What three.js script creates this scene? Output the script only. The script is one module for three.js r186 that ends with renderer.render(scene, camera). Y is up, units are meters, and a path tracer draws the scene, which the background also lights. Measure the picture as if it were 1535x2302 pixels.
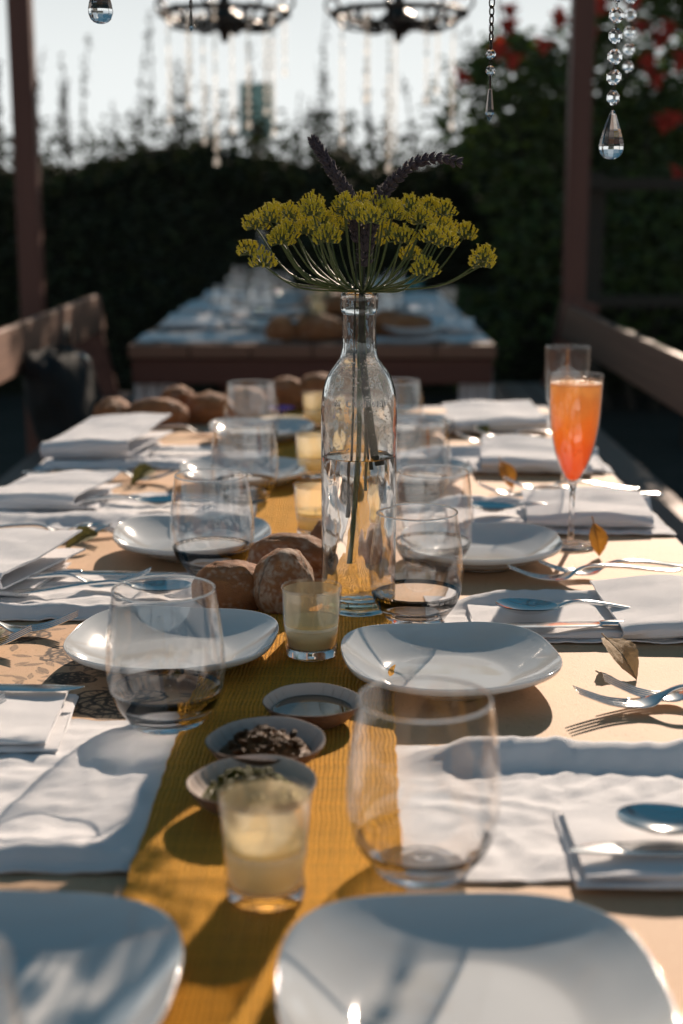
import * as THREE from 'three';
import { mergeGeometries, mergeVertices, toCreasedNormals } from 'three/addons/utils/BufferGeometryUtils.js';
import { RoundedBoxGeometry } from 'three/addons/geometries/RoundedBoxGeometry.js';
import { ImprovedNoise } from 'three/addons/math/ImprovedNoise.js';
import { FontLoader } from 'three/addons/loaders/FontLoader.js';
import { TextGeometry } from 'three/addons/geometries/TextGeometry.js';

// ---------- camera, sky, sun, exposure ----------
const scene = new THREE.Scene();
const camera = new THREE.PerspectiveCamera(39.57, 683 / 1024, 0.05, 200);
camera.position.set(0, 1.178, 0);
camera.rotation.set(-Math.atan(693 / 3200), 0.00234, 0, 'YXZ');
camera.focus = 1.36;
camera.userData.fStop = 4.1;
const renderer = new THREE.WebGLRenderer();
renderer.toneMapping = THREE.LinearToneMapping;
renderer.toneMappingExposure = 1.38;
renderer.shadowMap.enabled = true;

const SUN_EL = 27 * Math.PI / 180, SUN_AZ = 16 * Math.PI / 180;
const sunDir = new THREE.Vector3(Math.sin(SUN_AZ) * Math.cos(SUN_EL), Math.sin(SUN_EL), -Math.cos(SUN_AZ) * Math.cos(SUN_EL));
const sun = new THREE.DirectionalLight(new THREE.Color().setRGB(1, 0.81, 0.65), 4.6);
sun.position.copy(sunDir).multiplyScalar(20).add(new THREE.Vector3(0, 0.75, -2.5));
sun.target.position.set(0, 0.75, -2.5);
sun.castShadow = true; sun.shadow.radius = 1;
Object.assign(sun.shadow.camera, { left: -6, right: 6, top: 6, bottom: -6, near: 1, far: 40 });
sun.shadow.mapSize.set(4096, 4096);
scene.add(sun, sun.target);

function makeSky() {
  const W = 1024, H = 512, a = new Float32Array(W * H * 4);
  const zen = [0.018, 0.076, 0.122], hor = [0.645, 0.67, 0.665];
  for (let j = 0; j < H; j++) {
    const e = ((j + 0.5) / H - 0.5) * Math.PI;
    for (let i = 0; i < W; i++) {
      const az = ((i + 0.5) / W - 0.5) * 2 * Math.PI;
      const d = [Math.cos(e) * Math.cos(az), Math.sin(e), Math.cos(e) * Math.sin(az)];
      const c = d[0] * sunDir.x + d[1] * sunDir.y + d[2] * sunDir.z, ang = Math.acos(Math.min(1, Math.max(-1, c)));
      const t = e < 0 ? 1 : Math.exp(-Math.pow(e / 0.235, 3.2));
      const g = 0.45 * Math.exp(-ang / 0.13) + 0.02 * Math.exp(-ang / 0.6);
      const k = (j * W + i) * 4;
      for (let q = 0; q < 3; q++) a[k + q] = zen[q] + (hor[q] - zen[q]) * t + g * [1, 0.95, 0.88][q];
      a[k + 3] = 1;
    }
  }
  const t = new THREE.DataTexture(a, W, H, THREE.RGBAFormat, THREE.FloatType);
  t.mapping = THREE.EquirectangularReflectionMapping; t.magFilter = THREE.LinearFilter; t.needsUpdate = true;
  return t;
}
const skyTexture = makeSky();
scene.background = skyTexture; scene.environment = skyTexture;

// ---------- helpers ----------
let seed = 20240611;
const rnd = () => { seed |= 0; seed = seed + 0x6D2B79F5 | 0; let t = Math.imul(seed ^ seed >>> 15, 1 | seed); t = t + Math.imul(t ^ t >>> 7, 61 | t) ^ t; return ((t ^ t >>> 14) >>> 0) / 4294967296; };
const rr = (a, b) => a + (b - a) * rnd();
const pn = new ImprovedNoise();
const noise = (x, y, z = 0.37) => pn.noise(x, y, z);
const fbm = (x, y, z = 0.37, o = 4) => { let s = 0, a = 0.5; for (let i = 0; i < o; i++) { s += a * pn.noise(x, y, z + i * 7.1); x *= 2.03; y *= 2.03; z *= 2.03; a *= 0.5; } return s; };
const sm = (a, b, x) => { const t = Math.min(1, Math.max(0, (x - a) / (b - a))); return t * t * (3 - 2 * t); };
const V = (x, y, z) => new THREE.Vector3(x, y, z);
const rgb = (r, g, b) => new THREE.Color().setRGB(r, g, b);
const used = {};
const numbered = (n) => { const k = used[n] = (used[n] ?? -1) + 1; return k ? `${n}_${String(k).padStart(3, '0')}` : n; };
function shade(o) { o.traverse((m) => { if (m.isMesh) { m.castShadow = true; m.receiveShadow = true; } }); return o; }
function tag(o, label, category, group, kind) { o.userData = { label, category }; if (group) o.userData.group = group; if (kind) o.userData.kind = kind; return o; }
function thing(name, label, category, group, pos) { const g = new THREE.Group(); g.name = numbered(name); tag(g, label, category, group); if (pos) g.position.set(...pos); scene.add(g); return g; }
function part(name, geo, mat, parent) { const m = new THREE.Mesh(geo, mat); m.name = name; m.castShadow = m.receiveShadow = true; parent.add(m); return m; }
function solo(name, geo, mat, label, category, group, pos) { const m = part(numbered(name), geo, mat, scene); tag(m, label, category, group); if (pos) m.position.set(...pos); return m; }
function structure(name, geo, mat) { const m = part(numbered(name), geo, mat, scene); m.userData.kind = 'structure'; return m; }
function copy(o, label, pos, rotY, group) { const c = o.clone(); c.name = numbered(o.name.replace(/_\d{3}$/, '')); c.userData = { ...o.userData, label }; if (group) c.userData.group = group; scene.add(c); if (pos) c.position.set(...pos); if (rotY !== undefined) c.rotation.y = rotY; return c; }
function lathe(pts, seg = 48) { return new THREE.LatheGeometry(pts.map(([r, y]) => new THREE.Vector2(Math.max(r, 0), y)), seg); }
function smoothPts(pts, n) { const c = new THREE.CatmullRomCurve3(pts.map(([r, y]) => V(r, y, 0)), false, 'centripetal'); return c.getPoints(n).map((p) => [p.x, p.y]); }
function grid(nu, nv, fn, closeU = false) {
  const p = [], uv = [], ix = [];
  for (let j = 0; j <= nv; j++) for (let i = 0; i <= nu; i++) { const r = fn(i / nu, j / nv); p.push(r[0], r[1], r[2]); uv.push(r[3] ?? i / nu, r[4] ?? j / nv); }
  const W = nu + 1;
  for (let j = 0; j < nv; j++) for (let i = 0; i < nu; i++) { const a = j * W + i, b = a + 1, c = a + W, d = c + 1; ix.push(a, c, b, b, c, d); }
  const g = new THREE.BufferGeometry();
  g.setAttribute('position', new THREE.Float32BufferAttribute(p, 3)); g.setAttribute('uv', new THREE.Float32BufferAttribute(uv, 2)); g.setIndex(ix); g.computeVertexNormals();
  if (closeU) { const n = g.attributes.normal; for (let j = 0; j <= nv; j++) { const a = j * W, b = a + nu; const v = V(n.getX(a) + n.getX(b), n.getY(a) + n.getY(b), n.getZ(a) + n.getZ(b)).normalize(); n.setXYZ(a, v.x, v.y, v.z); n.setXYZ(b, v.x, v.y, v.z); } }
  return g;
}
// sweep of superellipse sections along +x: stations [x, y, z, half width (z), half thickness (y)]
function sweep(st, n = 12, sub = 4) {
  const C = st[0].map((_, k) => (t) => { const f = t * (st.length - 1), i = Math.min(st.length - 2, Math.floor(f)), u = f - i; const p0 = st[Math.max(0, i - 1)][k], p1 = st[i][k], p2 = st[i + 1][k], p3 = st[Math.min(st.length - 1, i + 2)][k]; return 0.5 * (2 * p1 + (p2 - p0) * u + (2 * p0 - 5 * p1 + 4 * p2 - p3) * u * u + (3 * p1 - p0 - 3 * p2 + p3) * u * u * u); });
  const m = (st.length - 1) * sub;
  return grid(n, m + 2, (u, v) => {
    let j = Math.round(v * (m + 2)) - 1; const end = j < 0 || j > m; j = Math.min(m, Math.max(0, j));
    const t = j / m, a = u * 2 * Math.PI, c = Math.cos(a), s = Math.sin(a), k = end ? 0.02 : 1;
    const sg = (x) => Math.sign(x) * Math.pow(Math.abs(x), 0.75);
    return [C[0](t), C[1](t) + sg(s) * Math.max(2e-4, C[4](t)) * k, C[2](t) + sg(c) * Math.max(2e-4, C[3](t)) * k];
  }, true);
}
function tube(pts, r0, r1, seg = 12, rad = 6) {
  const c = new THREE.CatmullRomCurve3(pts), fr = c.computeFrenetFrames(seg, false);
  const P = []; for (let i = 0; i <= seg; i++) P.push(c.getPointAt(i / seg));
  return grid(rad, seg, (u, v) => { const i = Math.round(v * seg), a = u * 2 * Math.PI, r = r0 + (r1 - r0) * v; const q = P[i].clone().addScaledVector(fr.normals[i], Math.cos(a) * r).addScaledVector(fr.binormals[i], Math.sin(a) * r); return [q.x, q.y, q.z]; }, true);
}
const plain = (g) => { const q = g.index ? g.toNonIndexed() : g; for (const k of Object.keys(q.attributes)) if (!['position', 'normal', 'uv'].includes(k)) q.deleteAttribute(k); return q; };
const merge = (list) => mergeGeometries(list.map(plain));
const M4 = (pos, rot = [0, 0, 0], s = 1) => new THREE.Matrix4().compose(V(...pos), new THREE.Quaternion().setFromEuler(new THREE.Euler(...rot)), Array.isArray(s) ? V(...s) : V(s, s, s));
const moved = (g, pos, rot, s) => g.clone().applyMatrix4(M4(pos, rot, s));

// ---------- textures ----------
function dataTex(n, fn, srgb = false, rep) {
  const a = new Uint8Array(n * n * 4);
  for (let j = 0; j < n; j++) for (let i = 0; i < n; i++) { const c = fn(i / n, j / n, i, j), k = (j * n + i) * 4; for (let q = 0; q < 3; q++) a[k + q] = Math.max(0, Math.min(255, Math.round(255 * (Array.isArray(c) ? c[q] : c)))); a[k + 3] = 255; }
  const t = new THREE.DataTexture(a, n, n); t.wrapS = t.wrapT = THREE.RepeatWrapping; t.magFilter = THREE.LinearFilter; t.minFilter = THREE.LinearMipmapLinearFilter;
  if (srgb) t.colorSpace = THREE.SRGBColorSpace; if (rep) t.repeat.set(...rep); t.needsUpdate = true; return t;
}
const toS = (c) => c.map((x) => x <= 0.0031308 ? 12.92 * x : 1.055 * Math.pow(x, 1 / 2.4) - 0.055);
// woven burlap: u, v in metres / 0.096, 40 threads a tile
const NT = 40, thr = [...Array(NT * 2)].map(() => [rr(0.88, 1.1), rr(-0.18, 0.18), rr(0.85, 1.12)]);
function weave(u, v) {
  const wob = 0.10 * Math.sin(2 * Math.PI * (3 * v + 1.3 * Math.sin(2 * Math.PI * u))) , wob2 = 0.10 * Math.sin(2 * Math.PI * (2 * u + 0.8 * Math.sin(2 * Math.PI * v)));
  let fu = ((u * NT + wob) % NT + NT) % NT, fv = ((v * NT + wob2) % NT + NT) % NT, iu = Math.floor(fu), iv = Math.floor(fv);
  const a = thr[iu], b = thr[NT + iv], du = Math.abs(fu - iu - 0.5 + a[1] * 0.5) / (0.41 * a[2]), dv = Math.abs(fv - iv - 0.5 + b[1] * 0.5) / (0.41 * b[2]);
  const over = ((iu + iv) & 1) ? 1 : -1;
  const hu = du < 1 ? Math.sqrt(1 - du * du) * (0.62 + 0.38 * over * Math.sin(Math.PI * (fv - iv))) : 0, hv = dv < 1 ? Math.sqrt(1 - dv * dv) * (0.62 - 0.38 * over * Math.sin(Math.PI * (fu - iu))) : 0;
  return hu > hv ? [hu, a[0], fv * 6] : [hv, b[0], fu * 6];
}
const burlapBump = dataTex(640, (u, v, i, j) => { const w = weave(u, v); return Math.min(1, w[0] * 0.9 + 0.06 * Math.sin(w[2] * 3)); });
const burlapMap = dataTex(640, (u, v, i, j) => { const w = weave(u, v), f = w[1] * (0.93 + 0.14 * rnd()); return toS(w[0] < 0.16 ? [0.30, 0.14, 0.016] : [0.90 * f, 0.425 * f, 0.03 * f]); }, true);
const linenBump = dataTex(256, (u, v) => 0.5 + 0.2 * Math.sin(u * 2 * Math.PI * 48) + 0.2 * Math.sin(v * 2 * Math.PI * 48) + 0.12 * (rnd() - 0.5));
const grainBump = dataTex(256, () => rnd());
const lump = dataTex(256, (u, v) => { const c = (x) => Math.cos(2 * Math.PI * x), s = (x) => Math.sin(2 * Math.PI * x); return 0.5 + 0.9 * fbm(c(u) * 3 + 9, s(u) * 3 + c(v) * 3, s(v) * 3, 5); });
const woodMap = (base, dark, k) => dataTex(256, (u, v) => { const g = fbm(u * 3 + k, v * 34 + 4 * noise(u * 2.2, v * 2, k), k, 4), f = fbm(u * 14, v * 120, k + 5, 2); const t = Math.min(1, Math.max(0, 0.45 + 1.1 * g + 0.6 * f)); return toS(base.map((b, q) => dark[q] + (b - dark[q]) * t)); }, true);
function kraftTexture() {
  const W = 1024, H = 2048, c = document.createElement('canvas'); c.width = W; c.height = H; const x = c.getContext('2d');
  // u: x from -0.475 to 0.43; canvas y: z from -3.05 (top) to -0.35
  const X = (m) => (m + 0.475) / 0.905 * W, Z = (m) => (m + 3.05) / 2.7 * H, sx = W / 0.905, sz = H / 2.7;
  x.fillStyle = 'rgb(203,166,131)'; x.fillRect(0, 0, W, H);
  for (let i = 0; i < 900; i++) { const a = rr(0.02, 0.06); x.fillStyle = rnd() < 0.5 ? `rgba(150,110,75,${a})` : `rgba(235,205,170,${a})`; x.beginPath(); x.ellipse(rr(0, W), rr(0, H), rr(8, 60), rr(8, 60), rr(0, 3), 0, 7); x.fill(); }
  for (let i = 0; i < 42000; i++) { x.strokeStyle = rnd() < 0.5 ? `rgba(120,84,52,${rr(0.08, 0.3)})` : `rgba(240,214,180,${rr(0.08, 0.3)})`; x.lineWidth = 1; const px = rr(0, W), py = rr(0, H), a = rr(0, 6.3), l = rr(1, 5); x.beginPath(); x.moveTo(px, py); x.lineTo(px + Math.cos(a) * l, py + Math.sin(a) * l); x.stroke(); }
  // stamped flower print
  const ink = (a) => `rgba(58,46,38,${a})`;
  x.save(); x.beginPath(); x.rect(X(-0.47), Z(-1.455), 0.40 * sx, 0.35 * sz); x.clip();
  const leaf = (cx, cz, l, ang) => { x.save(); x.translate(X(cx), Z(cz)); x.scale(sx, sz); x.rotate(ang); x.fillStyle = ink(0.82); x.beginPath(); x.moveTo(0, 0); x.quadraticCurveTo(l * 0.5, l * 0.34, l, 0); x.quadraticCurveTo(l * 0.5, -l * 0.34, 0, 0); x.fill(); x.strokeStyle = 'rgba(203,166,131,0.8)'; x.lineWidth = 0.0011; for (let k = 1; k < 7; k++) { x.beginPath(); x.moveTo(l * k / 8, 0); x.lineTo(l * (k + 1.4) / 8, l * 0.13); x.moveTo(l * k / 8, 0); x.lineTo(l * (k + 1.4) / 8, -l * 0.13); x.stroke(); } x.restore(); };
  const rose = (cx, cz, r) => { x.save(); x.translate(X(cx), Z(cz)); x.scale(sx, sz); for (let k = 0; k < 17; k++) { const q = r * (1 - k / 18), a0 = k * 2.4; x.strokeStyle = ink(0.8); x.lineWidth = 0.0020 + 0.0022 * rnd(); x.beginPath(); for (let s = 0; s <= 12; s++) { const a = a0 + s / 12 * 2.6, w = q * (1 + 0.14 * Math.sin(a * 5 + k)); x.lineTo(Math.cos(a) * w, Math.sin(a) * w * 0.9); } x.stroke(); for (let h = 0; h < 12; h++) { const a = a0 + h * 0.17; x.lineWidth = 0.0011; x.beginPath(); x.moveTo(Math.cos(a) * q, Math.sin(a) * q * 0.9); x.lineTo(Math.cos(a) * q * 0.8, Math.sin(a) * q * 0.72); x.stroke(); } } x.restore(); };
  for (const [cx, cz, r] of [[-0.255, -1.305, 0.034], [-0.325, -1.37, 0.03], [-0.20, -1.17, 0.042], [-0.36, -1.24, 0.03], [-0.215, -1.40, 0.026], [-0.305, -1.16, 0.024], [-0.14, -1.36, 0.03], [-0.42, -1.34, 0.032], [-0.43, -1.18, 0.032], [-0.25, -1.235, 0.02]]) {
    rose(cx, cz, r); for (let k = 0; k < 9; k++) { const a = rr(0, 6.28), q = r * rr(0.85, 1.5); leaf(cx + Math.cos(a) * q, cz + Math.sin(a) * q, rr(0.012, 0.024), a + rr(-0.6, 0.6)); }
  }
  for (let k = 0; k < 110; k++) leaf(rr(-0.46, -0.09), rr(-1.44, -1.12), rr(0.008, 0.021), rr(0, 6.3));
  x.restore();
  const t = new THREE.CanvasTexture(c); t.colorSpace = THREE.SRGBColorSpace; return t;
}
// ---------- materials ----------
const std = (c, roughness, o = {}) => new THREE.MeshStandardMaterial({ color: rgb(...c), roughness, ...o });
const phy = (c, roughness, o = {}) => new THREE.MeshPhysicalMaterial({ color: rgb(...c), roughness, ...o });
const both = { side: THREE.DoubleSide };
const rep = (t, u, v = u) => { const q = t.clone(); q.repeat.set(u, v); q.needsUpdate = true; return q; };
const M = {
  wallGlass: phy([1, 1, 1], 0.02, { transmission: 1, thickness: 0, ior: 1.62, ...both }),
  solidGlass: phy([1, 1, 1], 0.0, { transmission: 1, thickness: 0.01, ior: 1.5 }),
  bottleGlass: phy([1, 1, 1], 0.0, { transmission: 1, thickness: 0.003, ior: 1.5, attenuationColor: rgb(0.93, 0.97, 0.95), attenuationDistance: 0.02 }),
  crystal: phy([1, 1, 1], 0.05, { transmission: 1, thickness: 0.01, ior: 1.6 }),
  mist: phy([1, 0.98, 0.95], 0.33, { transmission: 0.97, thickness: 0, ior: 1.1, ...both }),
  farCrystal: phy([1, 0.98, 0.95], 0.46, { transmission: 1, thickness: 0, ior: 1.6 }),
  water: phy([1, 1, 1], 0.0, { transmission: 1, thickness: 0.05, ior: 1.33 }),
  porcelain: phy([0.62, 0.635, 0.64], 0.08, { clearcoat: 1, clearcoatRoughness: 0.01 }),
  steel: std([0.78, 0.78, 0.77], 0.13, { metalness: 1 }),
  cotton: std([0.80, 0.80, 0.82], 0.9, { ...both, bumpMap: rep(linenBump, 22), bumpScale: 0.0004 }),
  kraft: std([1, 1, 1], 0.68, { map: kraftTexture(), bumpMap: rep(grainBump, 6, 16), bumpScale: 0.0002 }),
  burlap: std([1, 1, 1], 0.95, { map: burlapMap, bumpMap: burlapBump, bumpScale: 0.0055, ...both }),
  oakTop: std([1, 1, 1], 0.6, { map: woodMap([0.36, 0.19, 0.12], [0.15, 0.07, 0.045], 1) }),
  redWood: std([1, 1, 1], 0.55, { map: woodMap([0.20, 0.075, 0.05], [0.09, 0.03, 0.02], 4) }),
  seatWood: std([1, 1, 1], 0.65, { map: woodMap([0.42, 0.27, 0.22], [0.22, 0.13, 0.10], 8) }),
  wax: phy([0.95, 0.88, 0.70], 0.9, { transmission: 0.45, thickness: 0 }),
  film: phy([1, 0.88, 0.62], 0.48, { transmission: 0.93, thickness: 0, ...both }),
  meltedWax: phy([0.97, 0.88, 0.62], 0.85, { transmission: 0.6, thickness: 0 }),
  bowlIn: std([0.52, 0.44, 0.39], 0.55, { ...both }),
  bowlOut: std([0.16, 0.085, 0.05], 0.6, { bumpMap: rep(lump, 3), bumpScale: 0.0012 }),
  oil: phy([0.035, 0.025, 0.006], 0.03, { clearcoat: 1, clearcoatRoughness: 0.01 }),
  relish: phy([0.13, 0.065, 0.026], 0.38, { specularIntensity: 0.25, bumpMap: rep(lump, 2), bumpScale: 0.002 }),
  greens: phy([0.11, 0.105, 0.010], 0.38, { specularIntensity: 0.25, bumpMap: rep(lump, 2), bumpScale: 0.002 }),
  crust: std([1, 1, 1], 0.75, { vertexColors: true, bumpMap: rep(lump, 4), bumpScale: 0.0012 }),
  floret: phy([0.62, 0.53, 0.025], 0.95, { transmission: 0.35, thickness: 0, ...both }),
  pedicel: phy([0.10, 0.14, 0.025], 0.9, { transmission: 0.2, thickness: 0 }),
  stem: std([0.055, 0.085, 0.016], 0.5),
  twig: std([0.025, 0.028, 0.018], 0.7),
  lavender: phy([0.055, 0.045, 0.06], 0.85, { sheen: 1, sheenRoughness: 0.5, sheenColor: rgb(0.5, 0.46, 0.45) }),
  bayLeaf: phy([0.46, 0.33, 0.17], 0.92, { transmission: 0.35, thickness: 0, ...both, bumpMap: rep(lump, 3), bumpScale: 0.0006 }),
  amberLeaf: phy([0.42, 0.19, 0.025], 0.95, { transmission: 0.4, thickness: 0, ...both }),
  oliveLeaf: phy([0.17, 0.15, 0.04], 0.92, { transmission: 0.3, thickness: 0, ...both }),
  drink: phy([1, 1, 1], 0.95, { transmission: 0.78, thickness: 0, vertexColors: true }),
  ice: phy([0.97, 0.90, 0.82], 0.12, { transmission: 0.9, thickness: 0, ior: 1.31 }),
  bronze: std([0.055, 0.04, 0.03], 0.32, { metalness: 0.7 }),
  leather: phy([0.006, 0.009, 0.010], 0.75, { bumpMap: rep(lump, 5), bumpScale: 0.004 }),
  soil: std([0.055, 0.042, 0.032], 0.95, { bumpMap: rep(lump, 30), bumpScale: 0.02 }),
  hedgeLeaf: phy([0.026, 0.038, 0.012], 0.9, { transmission: 0.3, thickness: 0, ...both }),
  vineLeaf: phy([0.075, 0.125, 0.022], 0.93, { transmission: 0.5, thickness: 0, ...both }),
  hedgeCore: std([0.012, 0.016, 0.008], 1),
  bark: std([0.05, 0.04, 0.03], 0.9),
  stalk: std([0.06, 0.05, 0.035], 0.9),
  redPetal: phy([0.62, 0.06, 0.03], 0.95, { transmission: 0.4, thickness: 0, ...both }),
  bluePetal: phy([0.06, 0.05, 0.35], 0.95, { transmission: 0.3, thickness: 0, ...both }),
  cream: std([0.62, 0.52, 0.30], 0.5),
  paleBlue: phy([0.34, 0.48, 0.50], 0.95, { transmission: 0.5, thickness: 0 }),
};

// ---------- ground, sky setting ----------
{ const g = new THREE.PlaneGeometry(160, 160, 1, 1); g.rotateX(-Math.PI / 2); g.translate(0, 0, -30); structure('ground', g, M.soil); }

// ---------- tables ----------
const T = 0.756;                                    // top of the paper
function tableThing(name, label, x0, x1, zFar, zNear, top, legs) {
  const t = thing(name, label, 'table', undefined, [(x0 + x1) / 2, 0, (zFar + zNear) / 2]);
  const w = x1 - x0, d = zNear - zFar, n = 6, pw = w / n;
  for (let i = 0; i < n; i++) { const g = new RoundedBoxGeometry(d, 0.042, pw - 0.004, 2, 0.004); g.rotateY(Math.PI / 2); part('plank', g, M.oakTop, t).position.set(-w / 2 + pw * (i + 0.5), top - 0.021, 0); }
  for (const s of [-1, 1]) { part('apron', new RoundedBoxGeometry(w - 0.02, 0.075, 0.035, 2, 0.004), M.redWood, t).position.set(0, top - 0.085, s * (d / 2 - 0.03)); part('side_rail', new RoundedBoxGeometry(0.03, 0.075, d - 0.1, 2, 0.004), M.redWood, t).position.set(s * (w / 2 - 0.03), top - 0.085, 0); }
  for (const e of legs) for (const s of [-1, 1]) { const g = new RoundedBoxGeometry(0.09, 0.98, 0.045, 2, 0.004); const m = part('leg', g, M.redWood, t); m.position.set(0, (top - 0.05) / 2, e - (zFar + zNear) / 2 + s * 0.024); m.rotation.z = s * 0.82; }
  return t;
}
const TX0 = -0.512, TX1 = 0.434;
tableThing('dining_table', 'long wooden table under kraft paper and mustard burlap runner', TX0, TX1, -3.05, -0.32, 0.75, [-2.8, -0.8]);
tableThing('dining_table', 'bare edged reddish wooden table beyond the bread row, under hanging crystals', -0.675, 0.472, -7.4, -4.42, 0.75, [-4.75, -7.0]);

function slab(x0, x1, z0, z1, nx, nz, fn, t, uvs) {   // sheet with its own thickness; fn gives height; z0 far, z1 near
  const top = grid(nx, nz, (u, v) => fn(x0 + (x1 - x0) * u, z0 + (z1 - z0) * v, uvs));
  const ring = []; for (let i = 0; i <= nx; i++) ring.push([i / nx, 0]); for (let j = 1; j <= nz; j++) ring.push([1, j / nz]); for (let i = nx - 1; i >= 0; i--) ring.push([i / nx, 1]); for (let j = nz - 1; j >= 0; j--) ring.push([0, j / nz]);
  const skirt = grid(ring.length - 1, 1, (u, v) => { const q = ring[Math.round(u * (ring.length - 1))], p = fn(x0 + (x1 - x0) * q[0], z0 + (z1 - z0) * q[1], uvs); return [p[0], p[1] - v * t, p[2], p[3], p[4]]; });
  return merge([top, skirt]);
}
// white tablecloth whose edge shows beside the paper
solo('tablecloth', slab(TX0 + 0.002, TX1 - 0.002, -3.04, -0.33, 60, 160, (x, z) => [x, 0.7525 + 0.0012 * noise(x * 30, z * 25), z, x, z], 0.002), M.cotton, 'white tablecloth showing as a strip along the paper covered table edge', 'tablecloth');
solo('kraft_paper', slab(-0.472, 0.428, -2.985, -0.35, 60, 160, (x, z) => [x + 0.004 * noise(z * 7, x > 0 ? 3 : 8), T - 0.0005 + 0.0009 * fbm(x * 9, z * 9), z, (x + 0.475) / 0.905, 1 - (z + 3.05) / 2.7], 0.0012), M.kraft, 'brown kraft paper covering the table, printed with dark roses', 'table paper');

// cloth strips laid across the table
function strip(x0, x1, z0, z1, ridge, label, flat) {
  const fn = (x, z) => {
    const ex = Math.min(x - x0, x1 - x), f = sm(0, 0.05, Math.abs(x - flat) - 0.0);
    let y = T + 0.0022 + f * (0.0035 * Math.abs(fbm(x * 11 + 3 * noise(z * 6, x * 3), z * 26, x0 * 9 + z0, 4)) * 2 + 0.002 * noise(x * 60, z * 22, z0));
    const rz = ridge.z + 0.006 * noise(x * 8, z0 * 5), hz = ridge.h * (0.8 + 0.4 * noise(x * 9 + 2, z0)) * sm(0, 0.08, Math.abs(x - flat));
    const d = z - rz; y += hz * (d < 0 ? 1 - sm(0, ridge.far, -d) : 1 - sm(0, ridge.near, d));
    return [x + 0.003 * noise(z * 30, x0 * 3), y, z + 0.004 * noise(x * 11, z0 * 7), x, z];
  };
  return solo('cloth_runner', slab(x0, x1, z0, z1, 110, 60, fn, 0.0015), M.cotton, label, 'cloth', 'white cloth strips laid across the table');
}
strip(-0.50, -0.11, -1.118, -0.845, { z: -0.862, h: 0.012, far: 0.05, near: 0.012 }, 'creased white cloth strip between the shaded plate and printed roses', -0.11);
strip(0.028, 0.425, -1.064, -0.835, { z: -1.036, h: 0.021, far: 0.026, near: 0.029 }, 'creased white cloth strip under the largest stemless glass', 0.028);
strip(-0.50, -0.09, -1.60, -1.413, { z: -1.428, h: 0.013, far: 0.03, near: 0.014 }, 'white cloth strip with a rolled lip beside the printed roses', -0.09);
strip(0.085, 0.43, -1.49, -1.335, { z: -1.464, h: 0.021, far: 0.024, near: 0.03 }, 'white cloth strip under the napkin holding a spoon and an orange tinted knife', 0.085);
strip(-0.505, -0.09, -2.06, -1.83, { z: -1.875, h: 0.016, far: 0.03, near: 0.04 }, 'white cloth strip behind the plate ringed by three forks', -0.09);
strip(0.08, 0.43, -2.0, -1.80, { z: -1.965, h: 0.021, far: 0.02, near: 0.032 }, 'white cloth strip behind the foot of the orange drink', 0.08);
strip(-0.49, -0.09, -2.50, -2.27, { z: -2.29, h: 0.012, far: 0.03, near: 0.015 }, 'white cloth strip under the tall folded napkin before the bread row', -0.09);
strip(0.08, 0.43, -2.44, -2.24, { z: -2.40, h: 0.02, far: 0.02, near: 0.032 }, 'white cloth strip behind the empty flute', 0.08);
strip(0.08, 0.42, -2.86, -2.68, { z: -2.83, h: 0.012, far: 0.02, near: 0.04 }, 'white cloth strip at the far end of the paper covered table', 0.08);
// burlap runner
const runY = (x, z) => 0.7625 + 0.0022 * noise(x * 16, z * 9, 2.2) + 0.004 * Math.max(0, noise(z * 5.5, x * 5, 7)) * sm(0.8, 1.0, -z) * 0.4;
const runC = (z) => -0.037 - 0.014 * sm(-1.4, -0.6, z) + 0.006 * noise(z * 2.2, 4);
const RUN = 0.087;
{
  const g = slab(-RUN, RUN, -2.97, -0.36, 60, 420, (x, z) => { const X = runC(z) + x + 0.0022 * noise(z * 60, x * 3 + 9) * Math.abs(x) / RUN; return [X, runY(X, z), z, x / 0.140, z / 0.140]; }, 0.003);
  solo('burlap_runner', g, M.burlap, 'mustard yellow burlap runner down the middle of the table', 'table runner');
}
const R = 0.764;                                    // top of the runner

// ---------- plates ----------
function plateGeo(a, n = 2.75, h = 0.027) {
  const prof = [[0, 0.0065], [0.30, 0.0062], [0.53, 0.006], [0.585, 0.0064], [0.65, 0.0084], [0.74, 0.0122], [0.83, 0.0165], [0.92, 0.0218], [0.975, h - 0.0014], [1, h], [1.004, h - 0.0015], [0.985, h - 0.0055], [0.90, 0.0172], [0.75, 0.0092], [0.6, 0.0032], [0.55, 0.0005], [0.5, 0.0], [0.46, 0.002], [0.0, 0.002]];
  const P = smoothPts(prof, 90);
  return grid(72, 90, (u, v) => { const [r, y] = P[Math.round(v * 90)], t = u * 2 * Math.PI, c = Math.cos(t), s = Math.sin(t), nn = 2 + (n - 2) * sm(0.45, 0.95, r), k = r * a / Math.pow(Math.pow(Math.abs(c), nn) + Math.pow(Math.abs(s), nn), 1 / nn); const cor = Math.pow(Math.abs(Math.sin(2 * t)), 2) * 0.0022 * sm(0.6, 1, r); return [k * c, y + cor + 0.0012 * Math.sin(t * 2 + 1) * sm(0.6, 1, r) + 0.0005 * noise(k * c * 22 + a * 99, k * s * 22), k * s]; }, true);
}
const plateG = plateGeo(0.100), plateS = plateGeo(0.096);
const PL = 'square rounded plates along the paper covered table';
const plateAt = (x, z, ry, label, g = plateG, y = T + 0.001) => { const m = solo('dinner_plate', g, M.porcelain, label, 'plate', PL, [x, y, z]); m.rotation.y = ry; return m; };
plateAt(0.065, -0.668, 0.05, 'glossy white plate in front of the largest stemless glass');
plateAt(-0.187, -0.670, -0.06, 'glossy white plate in shade beside the front candle and kraft paper');
plateAt(0.094, -1.222, 0.12, 'white plate between two forks with a dry bay leaf and the oil dish', plateS);
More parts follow.
